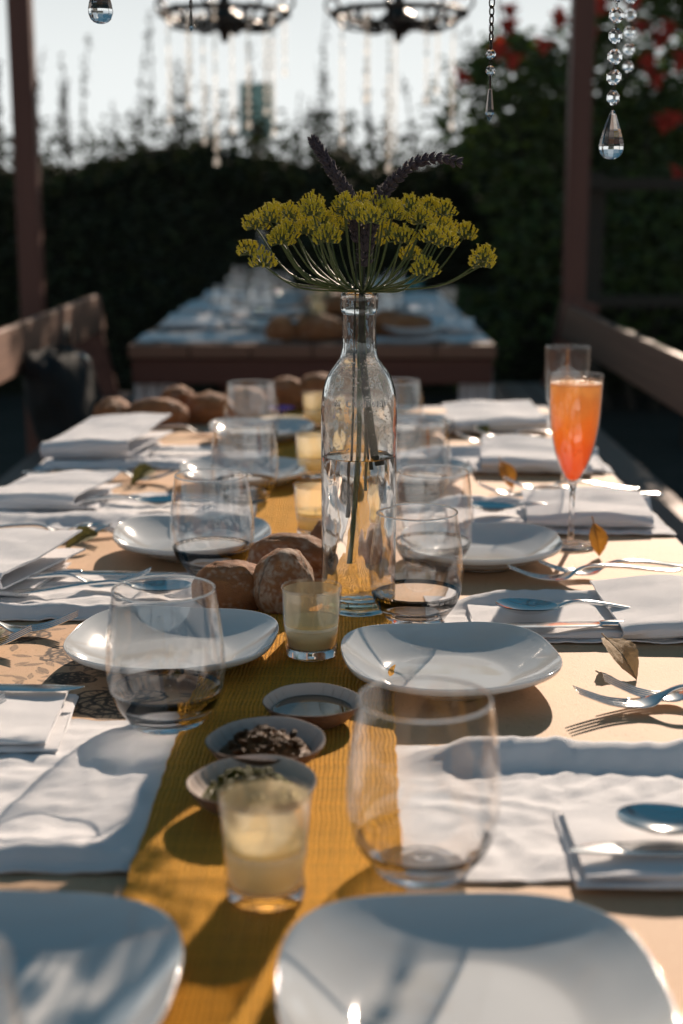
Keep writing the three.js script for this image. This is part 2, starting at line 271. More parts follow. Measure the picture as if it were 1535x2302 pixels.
plateAt(-0.160, -1.275, -0.12, 'white plate behind a stemless glass, on the paper printed with roses', plateS);
plateAt(-0.187, -1.705, 0.1, 'white plate behind the bread chunks, next to a bay leaf and forks', plateS);
plateAt(0.163, -1.662, -0.05, 'white plate touching the foot of the orange drink', plateS);
plateAt(-0.155, -2.135, 0.15, 'white plate behind a stemless glass, third plate before the bread row', plateS);
plateAt(0.097, -2.137, 0.1, 'white plate behind the bottle, level with the empty flute', plateS);
plateAt(-0.150, -2.56, 0.1, 'white plate nearest to the row of small loaves', plateS);
plateAt(0.10, -2.62, 0.1, 'white plate opposite the row of loaves, behind the bottle', plateS);

// ---------- glasses ----------
function stemless(name, label, group, pos, s = 1, detail = 56, cut = 9) {
  const g = thing(name, label, 'glass', group, pos);
  const outer = smoothPts([[0.0335, 0.0085], [0.0405, 0.0185], [0.0462, 0.034], [0.0482, 0.051], [0.0474, 0.072], [0.0444, 0.098], [0.0412, 0.1205]], 22);
  const inner = smoothPts([[0.0400, 0.1205], [0.0432, 0.098], [0.0461, 0.072], [0.0467, 0.051], [0.0447, 0.034], [0.0390, 0.0195], [0.034, 0.0145]], 22);
  const lower = outer.slice(0, cut + 1), [jr, jy] = outer[cut];
  part('wall', lathe([...outer.slice(cut), [0.0410, 0.1212], [0.0406, 0.1214], [0.0402, 0.1212], ...inner.slice(0, inner.length - cut)], detail), M.wallGlass, g).scale.set(s, s * 0.94, s);
  part('rim', moved(new THREE.TorusGeometry(0.0406, 0.0010, 8, detail), [0, 0.1207, 0], [Math.PI / 2, 0, 0]), M.solidGlass, g).scale.set(s, s * 0.94, s);
  part('base', lathe([[0, 0.0018], [0.014, 0.0014], [0.022, 0.0002], [0.026, 0.0], [0.0295, 0.0022], ...lower, [jr - 0.0004, jy + 0.0004], ...(cut > 6 ? [[jr - 0.0014, jy - 0.004], [0.0437, 0.034], [0.0378, 0.0205]] : [[jr - 0.0012, jy - 0.0025], [0.0378, 0.0205]]), [0.032, 0.0138], [0.022, 0.0100], [0.012, 0.0098], [0.005, 0.0112], [0, 0.0116]], detail), M.solidGlass, g).scale.set(s, s * 0.94, s);
  return g;
}
const GG = 'stemless glasses along the paper covered table';
const g0 = stemless('stemless_glass', 'largest stemless glass standing on cloth and burlap before the oil dish', GG, [0.050, T + 0.005, -0.842], 1.02, 56, 5);
const g1 = stemless('stemless_glass', 'stemless glass standing on creased white cloth before the printed roses', GG, [-0.146, T + 0.004, -1.108], 1.01, 56, 7);
const glassAt = (x, z, label, y = T + 0.002) => copy(g1, label, [x, y, z], rnd() * 6);
glassAt(0.073, -1.412, 'stemless glass overlapping the foot of the flower bottle');
glassAt(-0.153, -1.600, 'stemless glass beside the bread chunks', T + 0.004);
glassAt(0.104, -1.640, 'stemless glass before the white plate that touches the orange drink', T + 0.001);
glassAt(-0.143, -2.000, 'stemless glass beside the middle candle, second before the bread row', T + 0.004);
glassAt(0.106, -2.03, 'stemless glass behind the bottle, level with the empty flute');
glassAt(-0.162, -2.455, 'stemless glass closest to the row of small loaves', T + 0.004);
glassAt(0.092, -2.50, 'stemless glass behind the bottle at the far end of the table');
glassAt(-0.178, -0.525, 'stemless glass rising beside the shaded plate and front candle', T + 0.003);
// ---------- flutes ----------
function flute(label, pos, full) {
  const g = thing('champagne_flute', label, 'flute glass', 'tall flutes beside the folded napkins', pos);
  const o = smoothPts([[0.0045, 0.079], [0.0085, 0.086], [0.0165, 0.099], [0.0245, 0.122], [0.0300, 0.150], [0.0328, 0.182], [0.0337, 0.217]], 26), i = o.map(([r, y]) => [Math.max(0, r - 0.0011), y + 0.001]).reverse();
  part('bowl', lathe([...o, [0.0335, 0.2178], ...i], 48), M.wallGlass, g);
  part('stem', lathe(smoothPts([[0.0105, 0.0025], [0.0052, 0.006], [0.0036, 0.016], [0.0032, 0.045], [0.0036, 0.068], [0.0052, 0.0785], [0.0045, 0.083], [0, 0.0835]], 24), 24), M.solidGlass, g);
  part('foot', lathe(smoothPts([[0, 0.0012], [0.029, 0.0], [0.0312, 0.0008], [0.0300, 0.0020], [0.018, 0.0032], [0.0105, 0.0048], [0.0, 0.005]], 24), 48), M.solidGlass, g);
  if (full) {
    const ins = smoothPts([[0, 0.0845], [0.0065, 0.0865], [0.0145, 0.0995], [0.0228, 0.1225], [0.0283, 0.150], [0.0311, 0.182], [0.0318, 0.2065]], 40);
    const dg = lathe([...ins, [0.015, 0.2075], [0, 0.2075]], 40), dp = dg.attributes.position, dc = [];   // the drink is layered: deep orange syrup below, pale iced juice above
    for (let k = 0; k < dp.count; k++) { const t = sm(0.10, 0.215, dp.getY(k) + 0.03 * fbm(dp.getX(k) * 60, dp.getY(k) * 45, dp.getZ(k) * 60, 3)); dc.push(1.0, 0.27 + 0.42 * t, 0.012 + 0.30 * t * t); }
    dg.setAttribute('color', new THREE.Float32BufferAttribute(dc, 3)); part('drink', dg, M.drink, g);
    for (let k = 0; k < 34; k++) { const q = new THREE.IcosahedronGeometry(rr(0.0045, 0.0085), 0); q.scale(rr(0.8, 1.3), rr(0.6, 1), rr(0.8, 1.3)); const m = part('ice', q, M.ice, g), a = rr(0, 6.28), d = rr(0.006, 0.026); m.position.set(Math.cos(a) * d, rr(0.172, 0.211), Math.sin(a) * d); m.rotation.set(rr(0, 3), rr(0, 3), rr(0, 3)); }
  }
  return g;
}
flute('champagne flute filled with iced orange drink beside a folded napkin', [0.284, T + 0.0005, -1.742], true);
flute('empty champagne flute standing behind the orange drink', [0.326, T + 0.0005, -2.085], false);

// ---------- candles ----------
function votive(label, pos, level = 0.03, ry = 0) {
  const g = thing('candle_glass', label, 'candle glass', 'small candle glasses along the burlap runner', pos); g.rotation.y = ry;
  part('wall', lathe([[0.0245, 0.009], [0.0272, 0.045], [0.0284, 0.066], [0.0282, 0.0668], [0.0274, 0.0668], [0.0270, 0.066], [0.0257, 0.045], [0.0232, 0.0095]], 44), M.wallGlass, g);
  part('base', lathe([[0, 0.0016], [0.018, 0.0012], [0.0215, 0.0], [0.0235, 0.0012], [0.0245, 0.0090], [0.0230, 0.0105], [0.012, 0.0098], [0, 0.0095]], 40), M.solidGlass, g);
  part('soot_film', lathe(smoothPts([[0.0252, level], [0.0262, 0.052], [0.0267, 0.0635]], 8), 40), M.film, g);
  part('wax', lathe([[0, 0.0106], [0.0222, 0.0106], [0.0246, level - 0.006], [0.0238, level], [0.012, level - 0.0015], [0, level - 0.001]], 40), M.meltedWax, g);
  part('wax_rim', lathe([[0.0249, level - 0.003], [0.0252, level + 0.004], [0.0243, level + 0.0015], [0.0225, level + 0.0004], [0.012, level - 0.001], [0.0, level - 0.0005]], 40), M.wax, g);
  part('wick', tube([V(0, level - 0.003, 0), V(0.0006, level + 0.004, 0), V(0.002, level + 0.009, 0.0006)], 0.0009, 0.0006, 6, 6), M.twig, g);
  return g;
}
votive('candle glass with pale melted wax between the two front plates', [-0.048, R, -0.803], 0.034);
votive('candle glass between the bread chunks, the bottle and the oil dish', [-0.031, R, -1.279], 0.031, 1);
votive('candle glass half hidden by the middle of the flower bottle', [-0.037, R, -1.772], 0.028, 2);
votive('candle glass behind the bottle, level with the empty flute', [-0.049, R, -2.180], 0.03, 3);
votive('candle glass near the blue flower at the far end of the runner', [-0.053, R, -2.675], 0.036, 4);

// ---------- dip bowls ----------
function bowlThing(label, x, z, r, h, fill) {
  const g = thing('dip_bowl', label, 'bowl', 'small dip bowls on the burlap runner', [x, R - 0.0005, z]);
  const edge = (t) => 1 + 0.012 * Math.sin(3 * t + x * 90) + 0.008 * Math.sin(7 * t + z * 70), n = 60;
  const surf = (pts) => { const P = smoothPts(pts, 20); return grid(n, 20, (u, v) => { const t = u * 2 * Math.PI, [q, y] = P[Math.round(v * 20)], k = q * (1 + (edge(t) - 1) * q); return [Math.cos(t) * k * r, y * h + 0.0012 * q * q * Math.sin(2 * t + x * 40), Math.sin(t) * k * r]; }, true); };
  part('shell', surf([[0, 0], [0.45, 0.0], [0.62, 0.1], [0.86, 0.52], [0.99, 0.95], [1.0, 1.0], [0.985, 1.005]]), M.bowlOut, g);
  const ins = part('lining', surf([[0.985, 1.004], [0.96, 0.93], [0.83, 0.55], [0.6, 0.2], [0.3, 0.14], [0, 0.13]]), M.bowlIn, g);
  for (let k = 0; k < 26; k++) { const t = k / 26 * 6.283 + 0.1, f = (q, y) => V(Math.cos(t) * q * r, y * h + 0.0003, Math.sin(t) * q * r); part('rib', tube([f(0.62, 0.22), f(0.83, 0.555), f(0.955, 0.925)], 0.00025, 0.00025, 5, 4), M.bowlIn, ins); }
  if (fill === 'oil') part('oil', surf([[0.80, 0.60], [0.79, 0.585], [0.6, 0.575], [0, 0.575]]), M.oil, g);
  else { const mat = fill === 'relish' ? M.relish : M.greens, k0 = x * 77 + z * 13; part('food', grid(64, 34, (u, v) => { const t = u * 6.28318, q = v * 0.80, f = 1 - v * v, nn = fbm(Math.cos(t) * q * 4 + k0, Math.sin(t) * q * 4, k0, 5), n2 = Math.abs(noise(Math.cos(t) * q * 13 + k0, Math.sin(t) * q * 13, k0)); return [Math.cos(t) * q * r, h * (0.30 + 0.75 * f) + f * 0.011 * nn + (0.3 + f) * 0.0028 * n2 + 0.0015, Math.sin(t) * q * r]; }, true), mat, g);
    for (let k = 0; k < 60; k++) { const t = rr(0, 6.28), q = Math.sqrt(rnd()) * 0.62, f = 1 - q * q / 0.64; const b = new THREE.IcosahedronGeometry(rr(0.0014, 0.0032), 1); b.scale(rr(0.8, 1.8), rr(0.5, 0.9), rr(0.8, 1.6)); const m = part('morsel', b, mat, g); m.position.set(Math.cos(t) * q * r, h * (0.30 + 0.75 * f) + 0.004, Math.sin(t) * q * r); m.rotation.set(rr(-0.5, 0.5), rr(0, 6), rr(-0.5, 0.5)); } }
  return g;
}
bowlThing('dip bowl of dark oil behind two bowls of spread', -0.026, -1.102, 0.0405, 0.019, 'oil');
bowlThing('dip bowl of chunky brown spread between oil and green spread', -0.060, -1.014, 0.0455, 0.020, 'relish');
bowlThing('dip bowl of oily green spread behind the front candle', -0.065, -0.932, 0.0455, 0.021, 'greens');

// ---------- bottle with flowers ----------
const BX = 0.0145, BZ = -1.440, BY = R - 0.001;
const bottle = thing('glass_bottle', 'clear glass bottle half filled with water, holding dill and lavender', 'bottle', undefined, [BX, BY, BZ]);
{
  const rip = (t, y, k) => k * (noise(Math.cos(t) * 4.2, Math.sin(t) * 4.2, y * 60) + 0.7 * noise(Math.cos(t) * 9, Math.sin(t) * 9, y * 130));
  const outP = smoothPts([[0.0, 0.0045], [0.024, 0.0040], [0.030, 0.001], [0.034, 0.0], [0.0375, 0.003], [0.0385, 0.010], [0.0385, 0.06], [0.0386, 0.12], [0.0388, 0.19], [0.0386, 0.214], [0.0368, 0.230], [0.0318, 0.2455], [0.0240, 0.2565], [0.0192, 0.2640], [0.0176, 0.274], [0.0169, 0.300], [0.0168, 0.3075]], 120);
  const lip = [[0.0186, 0.3095], [0.0190, 0.313], [0.0190, 0.321], [0.0187, 0.3262], [0.0174, 0.328], [0.0156, 0.3278]];
  const inP = smoothPts([[0.0148, 0.325], [0.0143, 0.300], [0.0147, 0.276], [0.0164, 0.266], [0.0212, 0.2555], [0.0288, 0.2430], [0.0338, 0.228], [0.0354, 0.212], [0.0353, 0.17], [0.0350, 0.10], [0.0350, 0.03], [0.0335, 0.016], [0.027, 0.0125], [0.0, 0.0165]], 110);
  const all = [...outP, ...lip, ...inP], n = all.length - 1, nO = outP.length;
  part('glass_body', grid(96, n, (u, v) => { const j = Math.round(v * n), [r, y] = all[j], t = u * 2 * Math.PI; const k = r < 0.012 ? 0 : j > nO + lip.length ? (y > 0.16 ? 0.00026 : 0.0004) : 0.0001; const q = r + rip(t, y, k); return [Math.cos(t) * q, y, Math.sin(t) * q]; }, true), M.bottleGlass, bottle);
  const wl = 0.162;
  const wP = smoothPts([[0, 0.0160], [0.027, 0.0120], [0.0340, 0.0155], [0.0356, 0.03], [0.0356, 0.10], [0.0358, wl - 0.002], [0.0358, wl + 0.0012]], 50), wAll = [...wP, [0.0346, wl + 0.0003], [0.033, wl - 0.0002], [0.02, wl - 0.0004], [0, wl - 0.0004]], m = wAll.length - 1;
  part('water', grid(72, m, (u, v) => { const [r, y] = wAll[Math.round(v * m)], t = u * 2 * Math.PI; return [Math.cos(t) * r, y, Math.sin(t) * r]; }, true), M.water, bottle);
  // condensation beads inside the shoulder
  const drops = []; for (let k = 0; k < 900; k++) { const y = rnd() < 0.72 ? rr(0.212, 0.262) : rr(0.166, 0.215), t = rr(0, 6.283); let r = 0.0353; for (let i = 1; i < inP.length; i++) if (inP[i][1] <= y) { r = inP[i][0]; break; } const s = rr(0.0003, 0.0011); drops.push(moved(new THREE.IcosahedronGeometry(s, 1), [Math.cos(t) * (r - s * 0.3), y, Math.sin(t) * (r - s * 0.3)])); }
  part('mist', lathe(inP.filter(([r, y]) => y > 0.166 && y < 0.268).map(([r, y]) => [r - 0.0007, y]), 64), M.mist, bottle);
  part('condensation', merge(drops), M.water, bottle).userData.kind = 'stuff';
  const font = await new FontLoader().loadAsync('fonts/droid/droid_sans_bold.typeface.json');
  const word = 'M CRAFTED';
  [...word].forEach((ch, i) => { if (ch === ' ') return; const g = new TextGeometry(ch, { font, size: 0.0062, depth: 0.0011, curveSegments: 3, bevelEnabled: true, bevelSize: 0.0002, bevelThickness: 0.0003, bevelSegments: 1 }); g.computeBoundingBox(); g.translate(-(g.boundingBox.max.x + g.boundingBox.min.x) / 2, 0, 0); const a = -0.62 + i * 0.165; const l = part('embossed_letter', g, M.bottleGlass, bottle); l.position.set(Math.sin(a) * 0.0379, 0.2175, Math.cos(a) * 0.0379); l.rotation.set(-0.18, a, 0, 'YXZ'); });
}
// dill umbel
const dill = thing('dill_flower', 'wide yellow green dill umbel spreading above the bottle mouth', 'flower', undefined, [BX + 0.003, BY + 0.327, BZ]);
{
  const florG = (() => { const a = lathe([[0, 0], [0.0009, 0.0006], [0.0013, 0.0024], [0.0012, 0.0040], [0.0005, 0.0048], [0, 0.0048]], 6); const pet = []; for (let k = 0; k < 4; k++) pet.push(moved(new THREE.ConeGeometry(0.0007, 0.0022, 4), [Math.cos(k * 1.57) * 0.001, 0.0050, Math.sin(k * 1.57) * 0.001], [Math.sin(k * 1.57) * 0.7, 0, -Math.cos(k * 1.57) * 0.7])); return merge([a, ...pet]); })();
  part('stem', tube([V(0, 0.004, 0), V(-0.002, -0.06, 0.001), V(-0.003, -0.15, 0.004), V(-0.008, -0.24, 0.006), V(-0.0105, -0.275, 0.007)], 0.0030, 0.0021, 30, 8), M.stem, dill);
  part('stem', tube([V(0.002, 0.002, 0), V(0.003, -0.08, 0.002), V(0.004, -0.14, 0.0), V(0.002, -0.20, -0.004)], 0.0017, 0.0014, 24, 7), M.stem, dill);
  const N = 48;
  for (let i = 0; i < N; i++) {
    const f = Math.sqrt((i + 0.5) / N), a = i * 2.39996 + rr(-0.15, 0.15), rad = 0.124 * f * rr(0.95, 1.06), hh = 0.060 + 0.036 * (1 - f) + rr(-0.014, 0.016);
    const ex = Math.cos(a) * rad * 1.0, ez = Math.sin(a) * rad * 0.9, E = V(ex, hh * (f > 0.93 ? 0.62 : 1) - 0.006, ez);
    const low = f > 0.7 ? 0.3 : 0.42;
    part('ray', tube([V(0, 0.002, 0), V(ex * 0.28, E.y * 0.06 + 0.002, ez * 0.28), V(ex * 0.68, E.y * low, ez * 0.68), E], 0.0011, 0.0008, 12, 5), M.stem, dill);
    const fl = [], pd = [], K = 38, out = V(ex, 0.10, ez).normalize();
    for (let k = 0; k < K; k++) {
      const th = Math.acos(1 - (k + 0.5) / K * 1.08), ph = k * 2.39996; const d = V(Math.sin(th) * Math.cos(ph), Math.cos(th), Math.sin(th) * Math.sin(ph)).lerp(out, 0.16).normalize(); const L = rr(0.0105, 0.0155);
      const p = E.clone().addScaledVector(d, L * 0.9); p.y += -0.002 * th + rr(-0.001, 0.001); const up = d.clone().lerp(V(0, 1, 0), 0.55).normalize(); const q = new THREE.Quaternion().setFromUnitVectors(V(0, 1, 0), up), s = rr(0.68, 0.98);
      fl.push(florG.clone().applyMatrix4(new THREE.Matrix4().compose(p, q, V(s, s * rr(0.9, 1.3), s))));
      pd.push(tube([E, E.clone().lerp(p, 0.5).addScaledVector(d, 0.001), p.clone()], 0.0005, 0.0004, 3, 4));
    }
    const um = part('umbellet', merge(fl), M.floret, dill); part('pedicels', merge(pd), M.pedicel, um);
  }
}
function lavender(label, base, pts, len) {
  const g = thing('lavender_sprig', label, 'flower', 'lavender sprigs in the bottle', base);
  const c = new THREE.CatmullRomCurve3(pts);
  part('stem', tube(pts, 0.0015, 0.0008, 50, 6), M.twig, g);
  const bud = lathe(smoothPts([[0, 0], [0.0015, 0.0012], [0.0021, 0.0042], [0.0016, 0.0075], [0.0006, 0.0095], [0, 0.0095]], 8), 7);
  const frill = new THREE.ConeGeometry(0.0016, 0.0034, 5); const list = [];
  for (let w = 0; w < 24; w++) { const t = 1 - len + len * w / 23.3, p = c.getPointAt(Math.min(1, t)), tg = c.getTangentAt(Math.min(1, t)), s = w < 2 ? 0.85 : 1.12 - 0.42 * (w / 24); const n1 = V(0, 0, 1).cross(tg).normalize(), n2 = tg.clone().cross(n1); for (let k = 0; k < 12; k++) { const a = k * 0.5236 + w * 0.9 + rr(-0.3, 0.3), o = n1.clone().multiplyScalar(Math.cos(a)).addScaledVector(n2, Math.sin(a)), d = tg.clone().multiplyScalar(1).addScaledVector(o, rr(0.45, 0.95)).normalize(); const q = new THREE.Quaternion().setFromUnitVectors(V(0, 1, 0), d), sc = s * rr(0.8, 1.15), P = p.clone().addScaledVector(o, 0.0012); list.push(bud.clone().applyMatrix4(new THREE.Matrix4().compose(P, q, V(sc, sc, sc)))); if (rnd() < 0.75) list.push(frill.clone().applyMatrix4(new THREE.Matrix4().compose(P.clone().addScaledVector(d, 0.0095 * sc), q, V(sc, sc, sc)))); } }
  for (let k = 0; k < 420; k++) { const t = 1 - len + len * rnd(), p = c.getPointAt(t), a = rr(0, 6.28), d = V(Math.cos(a), rr(-0.2, 0.9), Math.sin(a)).normalize(), h = rr(0.006, 0.0105) * (1.15 - 0.5 * (t - 1 + len) / len); const hair = new THREE.ConeGeometry(0.0004, 0.0036, 3); list.push(hair.applyMatrix4(new THREE.Matrix4().compose(p.clone().addScaledVector(d, h), new THREE.Quaternion().setFromUnitVectors(V(0, 1, 0), d), V(1, 1, 1)))); }
  part('spike', merge(list), M.lavender, g);
}
const LB = [BX, BY, BZ];
lavender('dark lavender sprig leaning back over the dill toward the chandelier', LB, [V(-0.009, 0.10, 0.004), V(-0.006, 0.22, 0.002), V(-0.004, 0.33, 0.0), V(-0.003, 0.395, -0.002), V(-0.010, 0.42, -0.002), V(-0.029, 0.450, -0.002), V(-0.046, 0.476, -0.003)], 0.285);
lavender('dark lavender sprig bending over in a long arch above the dill', LB, [V(0.010, 0.15, 0.004), V(0.004, 0.26, 0.003), V(0.004, 0.34, 0.003), V(0.009, 0.385, 0.004), V(0.022, 0.423, 0.004), V(0.048, 0.450, 0.004), V(0.073, 0.459, 0.004), V(0.097, 0.455, 0.004)], 0.44);
{ const tw = thing('twig', 'thick dark stalk leaning inside the bottle above the water', 'twig', undefined, LB); part('stalk', tube([V(0.003, 0.335, 0), V(0.003, 0.27, 0.002), V(0.007, 0.23, 0.004), V(0.012, 0.19, 0.006), V(0.0175, 0.155, 0.008)], 0.0032, 0.0043, 30, 8), M.twig, tw); }

// ---------- bread ----------
function breadGeo(a, b, c, k, flour) {
  const g = mergeVertices((() => { const q = new THREE.IcosahedronGeometry(1, 14); q.deleteAttribute('uv'); q.deleteAttribute('normal'); return q; })());
  const p = g.attributes.position, col = [], uv = [];
  for (let i = 0; i < p.count; i++) {
    let x = p.getX(i), y = p.getY(i), z = p.getZ(i);
    const n1 = fbm(x * 1.3 + k, y * 1.3, z * 1.3 + k, 3), n2 = fbm(x * 5 + k, y * 5, z * 5, 4), tear = Math.max(0, fbm(x * 2.2 + k * 3, y * 2.2 + 4, z * 2.2, 2) - 0.12) * sm(0.0, 0.6, y);
    const s = 1 + 0.10 * n1 + 0.018 * n2 + 0.16 * tear, bot = y < -0.55 ? -0.55 + (y + 0.55) * 0.15 : y;
    p.setXYZ(i, x * a * s, (bot + 0.57) * b * s, z * c * s);
    const fl = sm(0.05, 0.32, flour + 0.5 * fbm(x * 2 + k, y * 2 + 7, z * 2, 3) + 0.55 * fbm(x * 22, y * 22 + k, z * 22, 3)) * (tear > 0.06 ? 0.15 : 1);
    const cr = 0.5 + fbm(x * 3, y * 3 + k, z * 3, 4); const base = [0.36 - 0.15 * cr + 0.4 * tear, 0.15 - 0.07 * cr + 0.2 * tear, 0.052 - 0.022 * cr + 0.06 * tear];
    const w = [0.55, 0.46, 0.37]; for (let q = 0; q < 3; q++) col.push(base[q] + (w[q] - base[q]) * 0.62 * fl); uv.push(Math.atan2(z, x) / 3.14, y * 0.5);
  }
  g.setAttribute('color', new THREE.Float32BufferAttribute(col, 3)); g.setAttribute('uv', new THREE.Float32BufferAttribute(uv, 2)); g.computeVertexNormals(); return g;
}
const bread = (name, label, x, z, a, b, c, k, fl, ry, y = R, group) => { const m = solo(name, breadGeo(a, b, c, k, fl), M.crust, label, 'bread', group, [x, y - 0.001, z]); m.rotation.y = ry; };
bread('bread_chunk', 'dark crusted bread chunk behind the rim of a stemless glass', -0.120, -1.452, 0.042, 0.033, 0.034, 3.1, -0.02, 0.3, T + 0.005);
bread('bread_chunk', 'floury bread chunk with a torn peak behind the candle glass', -0.064, -1.442, 0.034, 0.040, 0.032, 6.4, 0.16, 0.8, R);
bread('bread_chunk', 'long arched bread chunk lying against the bottle', -0.058, -1.535, 0.054, 0.037, 0.030, 9.2, 0.06, -0.25, R);
bread('bread_chunk', 'bread chunk mostly hidden behind the bottle foot', -0.014, -1.66, 0.028, 0.030, 0.032, 12.5, 0.02, 0.4, R);
const LO = 'small loaves in a row at the table end';
const loaves = [['dark round loaf at the end of the bread row over the paper edge', -0.448, -2.73, 0.038, 0.036, 0.045, 0], ['long low loaf next to the round end loaf', -0.362, -2.72, 0.062, 0.036, 0.04, 0.1], ['loaf lying behind the gap of the two first loaves', -0.337, -2.86, 0.042, 0.040, 0.04, 0.3], ['dark loaf in the middle of the bread row', -0.268, -2.79, 0.052, 0.038, 0.042, -0.3], ['loaf seen through the far stemless glass', -0.205, -2.86, 0.052, 0.04, 0.04, 0.4], ['loaf between the far stemless glass and the far candle', -0.122, -2.94, 0.045, 0.042, 0.04, -0.2], ['pale loaf behind the far candle glass', -0.055, -2.95, 0.05, 0.046, 0.04, 0.2]];
loaves.forEach(([l, x, z, a, b, c, ry], i) => bread('bread_loaf', l, x, z, a, b, c, 20 + i * 3.3, -0.06, ry, i > 4 ? R : T + 0.001, LO));

// ---------- cutlery ----------
const forkG = {
  handle: sweep([[0.047, 0.0035, 0, 0.0105, 0.0012], [0.056, 0.0028, 0, 0.0125, 0.0013], [0.066, 0.004, 0, 0.0115, 0.0014], [0.076, 0.0085, 0, 0.0055, 0.0016], [0.086, 0.0125, 0, 0.0030, 0.0020], [0.10, 0.0138, 0, 0.0030, 0.0022], [0.13, 0.0108, 0, 0.0042, 0.0020], [0.16, 0.0058, 0, 0.0068, 0.0016], [0.185, 0.0028, 0, 0.0098, 0.0014], [0.196, 0.0024, 0, 0.0085, 0.0013], [0.200, 0.0025, 0, 0.003, 0.001]]),
  tine: sweep([[0.0, 0.0205, 0, 0.0006, 0.0007], [0.008, 0.0165, 0, 0.0012, 0.0009], [0.025, 0.0088, 0, 0.0015, 0.0011], [0.040, 0.0046, 0, 0.0017, 0.0012], [0.051, 0.0032, 0, 0.0018, 0.0012]], 8),
};
const spoonG = (() => {
  const bowl = (off) => grid(36, 12, (u, v) => { const a = u * 2 * Math.PI, q = v, L = 0.033, w = 0.0215; const x = Math.cos(a) * q, z = Math.sin(a) * q; const wide = 1 - 0.13 * x; return [0.034 + x * L, 0.0035 + 0.0085 * q * q * (1 + 0.15 * -x) + off * Math.sqrt(1 - 0.5 * q * q), z * w * wide]; }, true);
  return { bowl: merge([bowl(0), bowl(-0.0016), sweep([[0.064, 0.0105, 0, 0.0062, 0.0012], [0.070, 0.0120, 0, 0.0038, 0.0018], [0.075, 0.0132, 0, 0.003, 0.002]], 10)]), handle: sweep([[0.072, 0.0125, 0, 0.0034, 0.0020], [0.085, 0.0150, 0, 0.0028, 0.0021], [0.11, 0.0128, 0, 0.0036, 0.002], [0.15, 0.0065, 0, 0.0065, 0.0016], [0.18, 0.0028, 0, 0.0095, 0.0014], [0.190, 0.0026, 0, 0.007, 0.0012], [0.194, 0.0028, 0, 0.002, 0.001]]) };
})();
const knifeG = { blade: sweep([[0, 0.0032, 0.006, 0.0008, 0.0004], [0.006, 0.0032, 0.003, 0.0045, 0.0006], [0.025, 0.0034, 0.0006, 0.0088, 0.0008], [0.07, 0.0036, 0, 0.0095, 0.0009], [0.10, 0.0038, 0, 0.0088, 0.001], [0.108, 0.0042, 0, 0.0055, 0.0018]], 10), handle: sweep([[0.106, 0.0042, 0, 0.0050, 0.0026], [0.115, 0.0044, 0, 0.0062, 0.0034], [0.15, 0.0044, 0, 0.0075, 0.0036], [0.19, 0.0044, 0, 0.0098, 0.0036], [0.207, 0.0042, 0, 0.0092, 0.003], [0.212, 0.004, 0, 0.004, 0.0015]], 12) };
function cutlery(kind, label, tip, dir, y = T + 0.001, tilt = 0, roll = 0) {
  const g = thing(kind, label, kind.includes('fork') ? 'fork' : kind.includes('spoon') ? 'spoon' : 'knife', 'cutlery along the paper covered table', [tip[0], y, tip[1]]);
  if (kind === 'fork') { part('handle', forkG.handle, M.steel, g); for (const o of [-1.5, -0.5, 0.5, 1.5]) part('tine', forkG.tine, M.steel, g).position.z = o * 0.0062; }
  if (kind === 'spoon') { part('bowl', spoonG.bowl, M.steel, g); part('handle', spoonG.handle, M.steel, g); }
  if (kind === 'knife') { part('blade', knifeG.blade, M.steel, g); part('handle', knifeG.handle, M.steel, g); }
  g.rotation.order = 'YZX'; g.rotation.set(roll, Math.atan2(-dir[1], dir[0]), tilt);
  return g;
}
cutlery('fork', 'fork before the dry bay leaf, its tines over the front cloth', [0.196, -1.142], [1, -0.12], T + 0.001, 0.06);
cutlery('fork', 'fork touching the dry bay leaf, behind another fork', [0.224, -1.172], [1, 0.08], T + 0.002, 0.02);
cutlery('fork', 'fork with tines toward the plate that touches the orange drink', [0.186, -1.560], [1, -0.10], T + 0.001, 0.05);
cutlery('fork', 'fork lying behind a second fork near the standing amber leaf', [0.222, -1.585], [1, -0.06], T + 0.002, 0.04);
cutlery('fork', 'fork below the amber leaf near the empty flute', [0.196, -2.048], [1, 0.02], T + 0.001, 0.03);
cutlery('fork', 'fork propped against the amber leaf by the empty flute', [0.238, -2.09], [1, 0.1], T + 0.002, 0.03);
cutlery('fork', 'fork behind the second folded napkin from the table end', [0.20, -2.52], [1, 0.02], T + 0.001, 0.03);
cutlery('fork', 'fork beside the olive leaf and folded napkin near the far corner', [0.235, -2.56], [1, -0.05], T + 0.002, 0.03);
cutlery('fork', 'fork on the printed roses, tines over the rolled cloth lip', [-0.268, -1.372], [-1, 0.16], T + 0.001, 0.05);
cutlery('fork', 'fork on the printed roses with a pale leaf under its tines', [-0.302, -1.318], [-1, 0.24], T + 0.002, 0.03);
cutlery('fork', 'fork tines up above the olive leaf beside the bread plate', [-0.300, -1.772], [-1, -0.06], T + 0.001, 0.05);
cutlery('fork', 'overturned fork reaching the plate behind the bread chunks', [-0.284, -1.80], [-1, -0.12], T + 0.020, -0.06, Math.PI);
cutlery('fork', 'fork beside the dark leaf before the tall folded napkin', [-0.258, -2.16], [-1, -0.05], T + 0.001, 0.04);
cutlery('fork', 'overturned fork near the dark leaf and tall folded napkin', [-0.315, -2.19], [-1, -0.16], T + 0.020, -0.06, Math.PI);
cutlery('fork', 'fork shaded by the row of loaves', [-0.21, -2.62], [-1, -0.02], T + 0.001, 0.04);
cutlery('spoon', 'spoon tucked into the folded napkin beside an orange tinted knife', [0.152, -1.392], [1, -0.03], T + 0.013, -0.01);
cutlery('knife', 'knife tucked into the folded napkin beside a spoon', [0.146, -1.350], [1, -0.02], T + 0.012, 0.0);
cutlery('spoon', 'spoon on the napkin next to the glossy front plate', [0.178, -0.872], [1, 0.10], T + 0.017, 0.02);
